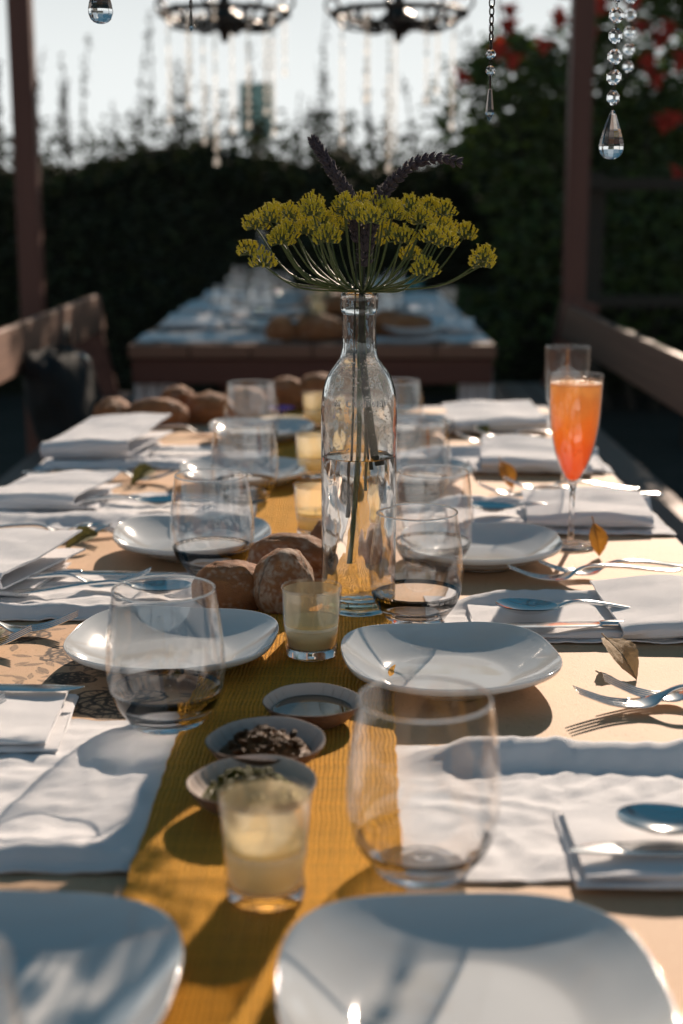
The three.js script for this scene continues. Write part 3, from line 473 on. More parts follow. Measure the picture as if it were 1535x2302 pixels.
cutlery('knife', 'knife on the napkin next to the glossy front plate', [0.142, -0.846], [1, 0.03], T + 0.0155, 0);
cutlery('spoon', 'spoon tucked into a napkin behind the orange drink', [0.165, -1.885], [1, 0.05], T + 0.012, 0.0);
cutlery('knife', 'knife behind the napkin of the orange drink', [0.245, -2.0], [1, -0.02], T + 0.010, 0);
cutlery('knife', 'knife resting on the shaded napkin beside the printed roses', [-0.222, -1.148], [-1, -0.03], T + 0.0165, 0);
cutlery('fork', 'fork on the shaded napkin beside the printed roses', [-0.272, -1.082], [-1, 0.30], T + 0.016, 0.02);
cutlery('knife', 'knife on the cloth beside the pointed napkin and bread', [-0.192, -1.565], [-1, -0.02], T + 0.008, 0);
cutlery('fork', 'fork on the cloth beside the pointed napkin', [-0.215, -1.525], [-1, 0.04], T + 0.006, 0.02);
cutlery('spoon', 'spoon on the cloth beside the pointed napkin', [-0.165, -1.49], [-1, 0.03], T + 0.006, 0.02);
cutlery('knife', 'knife on the cloth behind the plate ringed by forks', [-0.185, -1.985], [-1, -0.02], T + 0.008, 0);
cutlery('spoon', 'spoon on the cloth behind the plate ringed by forks', [-0.225, -1.945], [-1, 0.03], T + 0.007, 0.02);
cutlery('knife', 'knife on the cloth by the tall folded napkin', [-0.185, -2.40], [-1, 0.02], T + 0.008, 0);

// ---------- napkins ----------
function foldGeo(w, d, gap, t, lift, k) {
  const Rr = gap / 2 + t, s = new THREE.Shape();
  s.moveTo(0, 0); s.lineTo(w - Rr, 0); s.absarc(w - Rr, Rr, Rr, -Math.PI / 2, Math.PI / 2, false); s.lineTo(w * 0.5, 2 * Rr); s.lineTo(0, 2 * Rr + lift); s.lineTo(0, 2 * Rr + lift - t); s.lineTo(w * 0.5, 2 * Rr - t); s.lineTo(w - Rr, 2 * Rr - t); s.absarc(w - Rr, Rr, gap / 2, Math.PI / 2, -Math.PI / 2, true); s.lineTo(0, t); s.closePath();
  // finer outline so that creases can form
  const pts = s.getPoints(8), fine = []; for (let i = 0; i < pts.length; i++) { const a = pts[i], b = pts[(i + 1) % pts.length], n = Math.max(1, Math.round(a.distanceTo(b) / 0.008)); for (let q = 0; q < n; q++) fine.push(a.clone().lerp(b, q / n)); }
  let g = new THREE.ExtrudeGeometry(new THREE.Shape(fine), { depth: d, steps: 18, bevelEnabled: false });
  g.deleteAttribute('normal'); g.deleteAttribute('uv'); g = mergeVertices(g, 1e-6);
  const p = g.attributes.position, uv = [];
  for (let i = 0; i < p.count; i++) { const x = p.getX(i), y = p.getY(i), z = p.getZ(i) - d / 2, top = sm(0.4 * Rr, 1.6 * Rr, y); p.setXYZ(i, x + 0.003 * noise(z * 25, k, y * 90), y + top * (0.0035 * noise(x * 22 + k, z * 16) + 0.0015 * noise(x * 60 + k, z * 25)) + 0.002 * top * Math.cos(z / d * 6), z + 0.0035 * noise(x * 14, k + y * 120, 3)); uv.push(x, z); }
  g.setAttribute('uv', new THREE.Float32BufferAttribute(uv, 2)); return toCreasedNormals(g, 0.9);
}
function napkin(label, pos, ry, folds) {   // folds: [x, y, z of the middle, width along x, depth along z, gap, lift, turn, tilts]; the rounded fold faces +z
  const g = thing('folded_napkin', label, 'napkin', 'folded white napkins along the table', pos); g.rotation.y = ry;
  folds.forEach(([x, y, z, wx, wz, gap, lift, turn = 0, rx = 0, rz = 0], i) => { const f = foldGeo(wz, wx, gap, 0.0021, lift, pos[0] * 31 + pos[2] * 17 + i * 5); f.translate(-wz / 2, 0, 0); f.rotateY(-Math.PI / 2); const m = part('fold', f, M.cotton, g); m.position.set(x, y, z); m.rotation.set(rx, turn, rz, 'YXZ'); });
  return g;
}
napkin('napkin laid flat under spoon and knife next to the glossy front plate', [0.272, T + 0.004, -0.873], -0.02, [[0, 0, 0, 0.25, 0.118, 0.001, 0], [0.002, 0.0055, -0.001, 0.246, 0.114, 0.001, 0]]);
napkin('napkin folded as a pocket around a spoon and knife near the dry bay leaf', [0.275, T + 0.004, -1.403], -0.01, [[0, 0, 0, 0.29, 0.122, 0.001, 0], [0.07, 0.0055, -0.006, 0.155, 0.150, 0.010, 0.003, 0.06, 0.04, 0.02]]);
napkin('napkin folded beside the stem of the orange drink', [0.275, T + 0.004, -1.885], -0.02, [[0, 0, 0, 0.27, 0.10, 0.001, 0], [0.05, 0.0055, 0, 0.165, 0.13, 0.012, 0.005, -0.04, 0.04, 0]]);
napkin('napkin with a drooping corner behind the amber leaf', [0.31, T + 0.004, -2.285], 0.03, [[0, 0, 0, 0.21, 0.11, 0.002, 0], [0.0, 0.0065, 0.0, 0.175, 0.14, 0.013, 0.010, -0.12, 0.06, -0.05]]);
napkin('napkin with a thick front fold near the far table corner', [0.285, T + 0.004, -2.70], 0.04, [[0, 0, 0, 0.19, 0.14, 0.006, 0.003], [0.0, 0.0105, 0, 0.175, 0.165, 0.016, 0.006, 0.05, 0.04, 0.03]]);
napkin('shaded napkin under a knife beside the printed roses', [-0.335, T + 0.004, -1.102], 0.05, [[0, 0, 0, 0.215, 0.13, 0.0015, 0], [-0.004, 0.006, 0, 0.208, 0.125, 0.0025, 0]]);
napkin('pointed napkin fold beside the olive leaf and the bread', [-0.415, T + 0.004, -1.575], -0.04, [[0, 0, 0, 0.16, 0.15, 0.004, 0.003, -0.1], [0.005, 0.009, 0, 0.16, 0.175, 0.016, 0.006, -0.32, 0.03, 0.10]]);
napkin('napkin on the cloth behind the forked plate and olive leaf', [-0.42, T + 0.005, -2.0], -0.04, [[0, 0, 0, 0.15, 0.12, 0.003, 0.003], [0, 0.0075, 0, 0.15, 0.145, 0.012, 0.006, -0.28, 0.02, 0.07]]);
napkin('tall folded napkin before the row of small loaves', [-0.405, T + 0.005, -2.42], -0.05, [[0, 0, 0, 0.15, 0.17, 0.006, 0.006], [0, 0.011, 0, 0.155, 0.22, 0.022, 0.010, -0.18, 0.03, 0.08]]);

// ---------- loose leaves ----------
function bayGeo(L, w, curl, twist) { return grid(12, 20, (u, v) => { const s = (u - 0.5) * 2, t = v, hw = w * Math.pow(Math.sin(Math.PI * Math.pow(t, 0.85)), 0.8) * (1 + 0.05 * Math.sin(t * 40)); const y = curl * Math.sin(Math.PI * t) + Math.abs(s) * hw * 0.45 + 0.0018 * noise(s * 3, t * 7, twist) - 0.0004 * Math.cos(s * 16); const a = twist * (t - 0.5); return [s * hw * Math.cos(a), y + s * hw * Math.sin(a) + 0.002, (t - 0.5) * L]; }); }
function leafThing(label, pos, rot, L, w, mat, curl = 0.006, tw = 0.6) { const g = thing('bay_leaf', label, 'leaf', 'loose leaves scattered on the table', pos); part('blade', bayGeo(L, w, curl, tw), mat, g); part('midrib', tube([V(0, 0.0018, -L / 2 - 0.008), V(0, curl * 0.7 + 0.0022, -L / 4), V(0, curl + 0.0024, 0), V(0, curl * 0.7 + 0.0022, L / 4), V(0, 0.002, L / 2)], 0.0009, 0.0004, 10, 5), mat, g); g.rotation.set(...rot, 'YXZ'); }
leafThing('dry brown bay leaf lying behind two forks', [0.256, T + 0.008, -1.262], [0.30, 0.28, 0.15], 0.068, 0.014, M.bayLeaf, 0.006, 0.8);
leafThing('amber leaf standing upright beside the foot of the orange drink', [0.308, T + 0.019, -1.700], [1.15, 0.35, 0.2], 0.042, 0.012, M.amberLeaf, 0.004, 1.4);
leafThing('amber leaf leaning near the fork tines and empty flute', [0.246, T + 0.017, -2.13], [0.85, 0.5, 0.3], 0.05, 0.013, M.amberLeaf, 0.004, 1.2);
leafThing('olive leaf between the pointed napkin and the raised fork', [-0.328, T + 0.008, -1.725], [0.35, -0.9, -0.4], 0.05, 0.013, M.oliveLeaf, 0.006, 1);
leafThing('dark olive leaf by the fork before the tall folded napkin', [-0.312, T + 0.008, -2.155], [0.35, -0.6, -0.4], 0.058, 0.014, M.oliveLeaf, 0.006, 1);
leafThing('pale leaf under the fork on the printed roses', [-0.338, T + 0.006, -1.315], [0.15, 0.1, 0.1], 0.06, 0.012, M.oliveLeaf, 0.005, 0.8);
leafThing('small dark leaf by the forks near the far table corner', [0.255, T + 0.008, -2.60], [0.4, 0.5, 0.3], 0.045, 0.012, M.oliveLeaf, 0.005, 0.8);
{ const g = thing('blue_flower', 'small blue flower on a cream saucer behind the far glass', 'flower', undefined, [-0.125, T + 0.012, -2.78]); for (let k = 0; k < 9; k++) { const m = part('petal', bayGeo(0.034, 0.009, 0.004, 0.5), M.bluePetal, g); m.rotation.set(-0.5, k * 0.7, 0, 'YXZ'); m.position.set(Math.sin(k * 0.7) * 0.014, 0.008, Math.cos(k * 0.7) * 0.014); } }
solo('saucer', lathe(smoothPts([[0, 0.003], [0.03, 0.003], [0.055, 0.009], [0.0555, 0.0078], [0.03, 0.0005], [0, 0.0005]], 24), 40), M.cream, 'cream saucer under a blue flower at the far end', 'saucer', undefined, [-0.115, T + 0.001, -2.76]);

// ---------- benches ----------
function bench(label, seatX0, seatX1, backX, zFar, zNear, backTop, lean) {
  const g = thing('wooden_bench', label, 'bench', undefined, [(seatX0 + seatX1) / 2, 0, (zFar + zNear) / 2]); const cx = g.position.x, d = zNear - zFar, n = 3, pw = (seatX1 - seatX0) / n;
  for (let i = 0; i < n; i++) { const q = new RoundedBoxGeometry(d, 0.035, pw - 0.006, 2, 0.004); q.rotateY(Math.PI / 2); part('seat_plank', q, M.seatWood, g).position.set(seatX0 + pw * (i + 0.5) - cx, 0.44, 0); }
  const b = new RoundedBoxGeometry(d, 0.135, 0.038, 2, 0.005); b.rotateY(Math.PI / 2); const m = part('backrest', b, M.oakTop, g); m.position.set(backX - cx, backTop - 0.068, 0); m.rotation.z = -lean;
  for (const z of [-d / 2 + 0.12, d / 2 - 0.25]) { const s = Math.sign(lean); const leg = part('support', new RoundedBoxGeometry(0.14, 0.90, 0.045, 2, 0.005), M.redWood, g); leg.position.set(backX - cx - s * 0.04, 0.36, z); leg.rotation.z = -lean * 1.4; part('leg', new RoundedBoxGeometry(0.06, 0.43, 0.05, 2, 0.004), M.redWood, g).position.set((lean > 0 ? seatX0 + 0.08 : seatX1 - 0.08) - cx, 0.212, z); part('cross_bar', new RoundedBoxGeometry(seatX1 - seatX0 + 0.06, 0.06, 0.04, 2, 0.004), M.redWood, g).position.set(0, 0.39, z + 0.05); }
  return g;
}
bench('wooden bench with a sunlit backrest end and a black bag on it', -0.93, -0.585, -0.955, -5.55, -1.6, 0.835, -0.16);
bench('wooden bench with a dark slanted end support behind the orange drink', 0.52, 0.84, 0.885, -5.85, -2.62, 0.785, 0.16);
{ const g = thing('bag', 'slouching black bag on the bench by the far table', 'bag', undefined, [-0.86, 0.458, -4.2]); const q = new THREE.SphereGeometry(1, 40, 28), p = q.attributes.position; for (let i = 0; i < p.count; i++) { const x = p.getX(i), y = p.getY(i), z = p.getZ(i), f = Math.pow(Math.abs(x) ** 4 + Math.abs(y) ** 4 + Math.abs(z) ** 4, -0.25) * (1 + 0.25 * fbm(x * 2, y * 2, z * 2, 3)); p.setXYZ(i, x * f * 0.085 + 0.03 * (1 - y), Math.max(0, (y * f + 0.95) * 0.155), z * f * 0.2); } q.computeVertexNormals(); part('body', q, M.leather, g); part('strap', tube([V(0.02, 0.26, -0.14), V(0.03, 0.35, -0.08), V(0.05, 0.36, 0.06), V(0.03, 0.26, 0.14)], 0.009, 0.009, 24, 6), M.leather, g); part('buckle', new THREE.TorusGeometry(0.016, 0.004, 8, 20), M.steel, g).position.set(0.09, 0.27, 0.03); }

// ---------- far table setting ----------
const FT = 0.7565;
for (let i = 0; i < 5; i++) for (const s of [-1, 1]) { const z0 = -4.50 - i * 0.55; const x0 = s < 0 ? -0.665 : 0.02, x1 = s < 0 ? -0.2 : 0.46; solo('table_cloth_strip', slab(x0, x1, z0 - 0.34, z0, 30, 30, (x, z) => [x + 0.006 * noise(z * 9, i), 0.7535 + 0.012 * Math.max(0, fbm(x * 9 + i, z * 14, s * 3 + i, 3)) * 2, z + 0.012 * noise(x * 6, i * 3), x, z], 0.002), M.cotton, 'white cloth strip laid across the table beyond the bread row', 'cloth', 'cloth strips on the table beyond'); }
const fGroup = 'glasses on the table beyond';
for (const [x, z] of [[-0.36, -4.72], [-0.30, -5.12], [-0.44, -5.25], [-0.33, -5.65], [-0.45, -5.95], [-0.27, -6.2], [-0.38, -6.6], [-0.5, -6.9], [0.12, -4.85], [0.17, -5.35], [0.13, -5.9], [0.22, -6.4]]) copy(g0, 'stemless glass on the table beyond the bread row', [x, FT + 0.012, z], 0, fGroup);
for (const [x, z] of [[-0.22, -4.75], [-0.24, -5.3], [-0.26, -5.85], [-0.22, -6.4], [0.22, -4.62], [0.2, -5.2], [0.22, -5.75]]) { const m = solo('side_plate', plateS, M.porcelain, 'white plate on the table beyond the bread row', 'plate', 'plates on the table beyond', [x, FT + 0.010, z]); m.rotation.y = rr(-0.3, 0.3); }
{ const v0 = scene.getObjectByName('candle_glass'); for (const [x, z] of [[-0.10, -5.35], [-0.12, -5.95], [-0.08, -6.5]]) { copy(v0, 'bright candle glass on the table beyond the bread row', [x, FT, z], 1, 'candle glasses on the table beyond'); } }
{ const n0 = scene.getObjectByName('folded_napkin_003'); for (const [x, z, s] of [[0.34, -4.78, 0], [0.33, -5.4, 0.2], [0.32, -6.0, 0], [-0.52, -4.9, 0.1], [-0.53, -5.5, -0.1], [-0.52, -6.2, 0.1]]) copy(n0, 'folded white napkin on the table beyond the bread row', [x, FT + 0.012, z], s, 'napkins on the table beyond'); }
[[-0.205, -4.55, 0.05, 0.047, 0.05], [-0.085, -4.57, 0.085, 0.05, 0.05], [0.03, -4.60, 0.065, 0.045, 0.05], [0.16, -4.70, 0.10, 0.052, 0.06], [0.245, -4.72, 0.05, 0.04, 0.05], [-0.02, -5.6, 0.09, 0.05, 0.06], [0.07, -6.2, 0.09, 0.05, 0.06]].forEach(([x, z, a, b, c], i) => bread('far_loaf', ['small round loaf heading the loaf row at the wooden edge beyond', 'long loaf second in the loaf row at the wooden edge beyond', 'short loaf third in the loaf row, behind the bottle neck', 'longest loaf of the row at the wooden edge beyond', 'small loaf closing the loaf row at the wooden edge beyond', 'loaf beside the candle glass on the table beyond', 'loaf before the teal bowl on the table beyond'][i], x, z, a, b, c, 60 + i * 4, -0.05, rr(-0.3, 0.3), FT, 'loaves on the table beyond'));
{ const b2 = thing('wine_bottle', 'clear bottle standing far back on the table beyond', 'bottle', undefined, [-0.40, FT, -7.0]); part('glass_body', lathe(smoothPts([[0, 0], [0.036, 0.001], [0.038, 0.02], [0.038, 0.19], [0.03, 0.23], [0.017, 0.255], [0.016, 0.31], [0.0145, 0.31], [0.0145, 0.255], [0.028, 0.228], [0.036, 0.19], [0.036, 0.02], [0, 0.01]], 60), 32), M.wallGlass, b2); }
// tall tumbler and teal glass bowl near its far corner
solo('tumbler', lathe([[0.028, 0.0], [0.033, 0.12], [0.0322, 0.1205], [0.0314, 0.12], [0.0268, 0.006], [0, 0.006]], 36), M.wallGlass, 'tall clear tumbler at the corner of the table beyond', 'glass', undefined, [0.36, FT + 0.012, -5.05]);
solo('teal_bowl', lathe(smoothPts([[0, 0.003], [0.05, 0.004], [0.12, 0.05], [0.125, 0.07], [0.122, 0.07], [0.115, 0.05], [0.05, 0.01], [0, 0.009]], 30), 40), phy([0.05, 0.30, 0.32], 0.15, { clearcoat: 1 }), 'teal bowl standing on the table beyond', 'bowl', undefined, [0.24, FT + 0.002, -6.7]);
// cloths hanging below the far table edge
for (const [x0, x1, l] of [[-0.665, -0.53, 'white cloth hanging below the table edge next to the black bag'], [0.36, 0.468, 'white cloth hanging below the table edge behind the flutes']]) solo('hanging_cloth', grid(40, 20, (u, v) => { const x = x0 + (x1 - x0) * u, y = 0.67 - 0.48 * v; return [x, y, -4.485 + 0.018 * Math.sin(u * 22 + v) * (0.4 + v) + 0.01 * noise(u * 6, v * 3), x, y]; }), M.cotton, l, 'cloth', 'cloths hanging from the table beyond');

const leafTri = (() => { const g = new THREE.BufferGeometry(); g.setAttribute('position', new THREE.Float32BufferAttribute([0, 0, 0, 0.28, 0.1, 0.45, 0, -0.02, 0.5, -0.28, 0.1, 0.45, 0, 0.03, 1], 3)); g.setAttribute('uv', new THREE.Float32BufferAttribute([0.5, 0, 1, 0.5, 0.5, 0.5, 0, 0.5, 0.5, 1], 2)); g.setIndex([0, 2, 1, 0, 3, 2, 1, 2, 4, 3, 4, 2]); g.computeVertexNormals(); return g; })();
function leaves(n, mat, place, parent, name = 'leaves') {
  const im = new THREE.InstancedMesh(leafTri, mat, n), m = new THREE.Matrix4(), q = new THREE.Quaternion(), e = new THREE.Euler(), c = new THREE.Color();
  for (let i = 0; i < n; i++) { const [x, y, z, s] = place(i); e.set(rr(-1.4, 1.0), rr(0, 6.28), rr(-0.8, 0.8)); q.setFromEuler(e); m.compose(V(x, y, z), q, V(s, s, s)); im.setMatrixAt(i, m); const t = rr(0.6, 1.5); im.setColorAt(i, c.setRGB(t * rr(0.85, 1.2), t, t * rr(0.7, 1))); }
  im.name = name; im.castShadow = im.receiveShadow = true; im.userData.kind = 'stuff'; parent.add(im); return im;
}
// ---------- posts, rail, overhead frame ----------
function post(label, x, z, w, h) { const g = thing('wooden_post', label, 'post', 'reddish posts rising beside the table beyond', [x, 0, z]); const b = new RoundedBoxGeometry(h, w, w, 2, 0.005); b.rotateZ(Math.PI / 2); part('shaft', b, M.redWood, g).position.y = h / 2; part('base_plate', new RoundedBoxGeometry(w + 0.08, 0.03, w + 0.08, 2, 0.004), M.bronze, g).position.y = 0.015; return g; }
post('reddish wooden post with one sunlit side behind the bag bench', -1.27, -5.85, 0.088, 2.7);
post('reddish wooden post standing before the red flowering vine', 0.945, -5.95, 0.088, 2.7);
{ const g = thing('garden_fence', 'dark wooden rail fence below the red flowering vine', 'fence', undefined, [2.2, 0, -6.9]); for (const y of [0.72, 1.27]) part('rail', new RoundedBoxGeometry(2.3, 0.055, 0.05, 2, 0.005), M.bark, g).position.set(0, y, 0); for (let k = 0; k < 5; k++) part('picket', new RoundedBoxGeometry(0.075, 1.32, 0.05, 2, 0.005), M.bark, g).position.set(-1.0 + k * 0.5, 0.66, -0.052); }
{ // wire between the two posts that carries the far chandeliers
  const w = tube([V(-1.27, 2.62, -5.85), V(-0.4, 2.5, -5.3), V(0.1, 2.5, -5.2), V(0.945, 2.62, -5.95)], 0.004, 0.004, 40, 6); solo('hanging_wire', w, M.bronze, 'steel wire strung between the reddish posts for the chandeliers', 'wire'); }
{ // open slatted roof above the near table, its posts outside the picture
  const g = thing('pergola', 'open slatted wooden pergola roof above the paper covered table', 'pergola', undefined, [0, 0, 0.3]);
  for (const x of [-1.5, 1.5]) for (const z of [-2.3, 2.3]) part('post', new RoundedBoxGeometry(0.09, 2.4, 0.09, 2, 0.005), M.redWood, g).position.set(x, 1.2, z);
  for (const x of [-1.5, 1.5]) part('beam', new RoundedBoxGeometry(0.06, 0.12, 5.0, 2, 0.005), M.redWood, g).position.set(x, 2.46, 0);
  for (let k = 0; k < 11; k++) part('slat', new RoundedBoxGeometry(3.4, 0.07, 0.04, 2, 0.005), M.redWood, g).position.set(0, 2.56, -2.3 + k * 0.46);
}

{ // leaf covered trellis beyond the hedge line, above the picture: it shades the far table and the bench backs
  const g = thing('leafy_trellis', 'leaf covered trellis roof over the garden beyond the benches', 'trellis', undefined, [0.6, 0, -9.92]);
  for (const x of [-3.4, 3.4]) for (const z of [-1.5, 1.5]) part('post', new RoundedBoxGeometry(0.1, 2.9, 0.1, 2, 0.005), M.redWood, g).position.set(x, 1.45, z);
  for (let k = 0; k < 9; k++) part('slat', new RoundedBoxGeometry(7.2, 0.06, 0.05, 2, 0.005), M.redWood, g).position.set(0, 2.95, -1.5 + k * 0.375);
  leaves(9000, M.vineLeaf, () => { const x = rr(-3.5, 3.5), z = rr(-1.55, 1.55); return [x, 3.02 + rr(-0.06, 0.08) + 0.1 * noise(x * 2, z * 2), z, rr(0.06, 0.13)]; }, g, 'foliage');
}
// ---------- chandeliers ----------
const octG = (() => { return ConvexBead(); function ConvexBead() { const p = []; const ring = (r, z) => [...Array(8)].map((_, k) => [Math.cos(k * Math.PI / 4 + 0.39) * r, Math.sin(k * Math.PI / 4 + 0.39) * r, z]); const R0 = ring(0.22, 0.24), R1 = ring(0.5, 0.03), R2 = ring(0.5, -0.03), R3 = ring(0.22, -0.24); const tri = (...q) => q.forEach((v) => p.push(...v)); const quad = (A, B, k) => { const n = (k + 1) % 8; tri(A[k], B[k], A[n]); tri(A[n], B[k], B[n]); }; for (let k = 0; k < 8; k++) { quad(R0, R1, k); quad(R1, R2, k); quad(R2, R3, k); tri([0, 0, 0.24], R0[k], R0[(k + 1) % 8]); tri([0, 0, -0.24], R3[(k + 1) % 8], R3[k]); } const g = new THREE.BufferGeometry(); g.setAttribute('position', new THREE.Float32BufferAttribute(p, 3)); g.setAttribute('uv', new THREE.Float32BufferAttribute(new Array(p.length / 3 * 2).fill(0), 2)); g.computeVertexNormals(); return g; } })();
const facet = (pts, n) => { const g = lathe(pts, n).toNonIndexed(); g.computeVertexNormals(); return g; };
const dropG = facet(smoothPts([[0, 0], [0.11, 0.018], [0.21, 0.085], [0.262, 0.21], [0.258, 0.33], [0.20, 0.55], [0.12, 0.78], [0.045, 0.97], [0, 1]], 11), 12), spearG = facet([[0, 0], [0.14, 0.24], [0.12, 0.34], [0.06, 0.92], [0, 1]], 6), ballG = facet(smoothPts([[0, -0.5], [0.35, -0.35], [0.5, 0], [0.35, 0.35], [0, 0.5]], 6), 10), linkG = new THREE.TorusGeometry(0.5, 0.14, 5, 12);
function strand(parent, x, yTop, z, items, glass = M.crystal, name = 'crystal_strand') { // items from top: [kind, size]
  const s = new THREE.Group(); s.name = name; s.position.set(x, yTop, z); parent.add(s); let y = 0;
  for (const [k, size] of items) {
    if (k === 'link') { const m = part('chain_link', linkG, M.bronze, s); m.scale.set(size * 0.55, size, size * 0.7); m.position.y = y - size * 0.5; m.rotation.y = rr(0, 3); y -= size * 0.86; }
    else if (k === 'gap') { const m = part('chain_link', linkG, M.bronze, s); m.scale.set(size * 0.4, size, size * 0.4); m.position.y = y - size / 2; y -= size; }
    else { const h = k === 'oct' || k === 'ball' ? size : size; const m = part(k === 'drop' ? 'teardrop' : k === 'spear' ? 'spear_drop' : 'bead', { oct: octG, ball: ballG, drop: dropG, spear: spearG }[k], glass, s); m.scale.setScalar(size); m.position.y = k === 'oct' || k === 'ball' ? y - size / 2 : y - size; m.rotation.y = rr(-0.5, 0.5); y -= h; }
  }
  return s;
}
const rpt = (n, a) => [...Array(n)].flatMap(() => a);
function frame(g, y, rad, hang, arms = 8) {
  part('ring', moved(new THREE.TorusGeometry(rad, 0.010, 8, 64), [0, y, 0], [Math.PI / 2, 0, 0]), M.bronze, g);
  part('lower_ring', moved(new THREE.TorusGeometry(rad * 0.55, 0.008, 8, 48), [0, y - 0.035, 0], [Math.PI / 2, 0, 0]), M.bronze, g);
  part('hub', lathe(smoothPts([[0, y - 0.095], [0.012, y - 0.085], [0.02, y - 0.06], [0.055, y - 0.03], [0.06, y - 0.01], [0.025, y + 0.02], [0.016, y + 0.12], [0.03, y + 0.16], [0.012, y + 0.2], [0, y + 0.2]], 40), 20), M.bronze, g);
  for (let k = 0; k < arms; k++) { const a = k / arms * 6.283 + 0.2, f = (r, yy) => V(Math.cos(a) * r, yy, Math.sin(a) * r); part('arm', tube([f(0.03, y - 0.01), f(rad * 0.4, y - 0.045), f(rad * 0.8, y - 0.04), f(rad, y), f(rad * 1.12, y + 0.03), f(rad * 1.05, y + 0.06), f(rad * 0.95, y + 0.045)], 0.007, 0.005, 24, 6), M.bronze, g); const cur = part('scroll', new THREE.TorusGeometry(0.028, 0.006, 6, 20, 5), M.bronze, g); cur.position.copy(f(rad * 0.82, y - 0.012)); cur.rotation.y = -a; }
  part('chain', tube([V(0, y + 0.18, 0), V(0.001, (y + hang) / 2, 0), V(0, hang, 0)], 0.006, 0.006, 6, 6), M.bronze, g);
}
{
  const g = thing('chandelier', 'bronze chandelier hung with crystal strands, above the bench with the bag', 'chandelier', 'chandeliers above the table beyond', [-0.405, 0, -5.02]); frame(g, 1.80, 0.215, 2.5);
  for (const [x, z, bot, n] of [[-0.19, 0, 1.44, 9], [-0.065, 0.1, 1.37, 14], [-0.02, 0.16, 1.30, 21], [0.01, -0.18, 1.42, 14], [0.085, 0.12, 1.42, 11], [0.165, 0.05, 1.40, 11], [-0.14, -0.14, 1.5, 9], [0.13, -0.14, 1.48, 10], [-0.10, 0.17, 1.58, 7], [0.2, -0.03, 1.6, 7]]) { const m = Math.max(n, Math.round((1.79 - bot - 0.04) / 0.0275)); strand(g, x, bot + m * 0.0275 + 0.038, z, [...rpt(m, [['oct', 0.0185], ['gap', 0.009]]), ['drop', 0.038]], M.farCrystal); }
  const g2 = thing('chandelier', 'bronze chandelier hung with crystal strands, above the arched lavender', 'chandelier', 'chandeliers above the table beyond', [0.18, 0, -5.02]); frame(g2, 1.80, 0.225, 2.5);
  for (const [x, z, bot, n] of [[-0.19, 0.03, 1.37, 12], [-0.035, 0.15, 1.28, 22], [-0.005, -0.15, 1.31, 20], [0.18, 0.05, 1.42, 9], [0.09, 0.1, 1.5, 9], [-0.11, 0.13, 1.5, 10], [-0.1, -0.14, 1.53, 8], [0.14, -0.13, 1.55, 8]]) { const m = Math.max(n, Math.round((1.79 - bot - 0.04) / 0.0275)); strand(g2, x, bot + m * 0.0275 + 0.038, z, [...rpt(m, [['oct', 0.0185], ['gap', 0.009]]), ['drop', 0.038]], M.farCrystal); }
  const g3 = thing('chandelier', 'chandelier above the paper covered table with long crystal pendants', 'chandelier', undefined, [0.01, 0.006, -1.6]); frame(g3, 1.56, 0.27, 2.55);
  strand(g3, 0.262, 1.535, 0.10, [...rpt(4, [['link', 0.009]]), ...rpt(12, [['oct', 0.0162], ['link', 0.0043]]), ['drop', 0.049]]);
  strand(g3, 0.333, 1.56, -0.20, [...rpt(12, [['oct', 0.0155], ['link', 0.005]])]);
  strand(g3, 0.137, 1.545, 0.10, [...rpt(27, [['link', 0.0095]]), ['ball', 0.0105], ['link', 0.006], ['ball', 0.0105], ['link', 0.012], ['spear', 0.034]]);
  strand(g3, -0.255, 1.535, 0.10, [...rpt(7, [['oct', 0.0155], ['link', 0.005]]), ['drop', 0.048]]);
  strand(g3, -0.185, 1.545, -0.10, [...rpt(14, [['link', 0.0095]]), ['ball', 0.008], ['gap', 0.016], ['ball', 0.009], ['link', 0.01], ['spear', 0.026]]);
}

// ---------- hedge, vine, stalks ----------
const hedgeTop = (x) => 1.73 + 0.16 * noise(x * 0.9, 3) + 0.22 * noise(x * 2.3, 8) + 0.10 * noise(x * 6, 2) + 0.25 * sm(0.3, 1.6, x);
{
  const h = thing('hedge', 'dark clipped hedge behind the table beyond, ragged along its top', 'hedge', undefined, [0, 0, -9.3]);
  part('core', grid(80, 24, (u, v) => { const x = -5 + 10 * u, t = v * Math.PI, H = hedgeTop(x) - 0.24; return [x, Math.max(0, Math.sin(t) ** 0.5 * H), Math.cos(t) * 0.36 + 0.1 * fbm(x * 2, v * 6)]; }), M.hedgeCore, h);
  leaves(42000, M.hedgeLeaf, () => { const x = rr(-5, 5), H = hedgeTop(x), top = rnd() < 0.30; const y = top ? H + 0.10 - 0.52 * Math.pow(rnd(), 0.42) : rr(0.05, H - 0.3), z = top ? rr(-0.45, 0.5) : 0.38 + 0.16 * fbm(x * 2, y * 3) * 2 + rr(-0.12, 0.12); return [x, y, z, rr(0.03, 0.085)]; }, h, 'foliage');
  for (let k = 0; k < 9; k++) part('stem', tube([V(-4 + k, 0, 0), V(-4 + k + 0.05, 0.6, 0.02), V(-4 + k - 0.05, 1.2, 0)], 0.03, 0.015, 6, 6), M.bark, h);
}
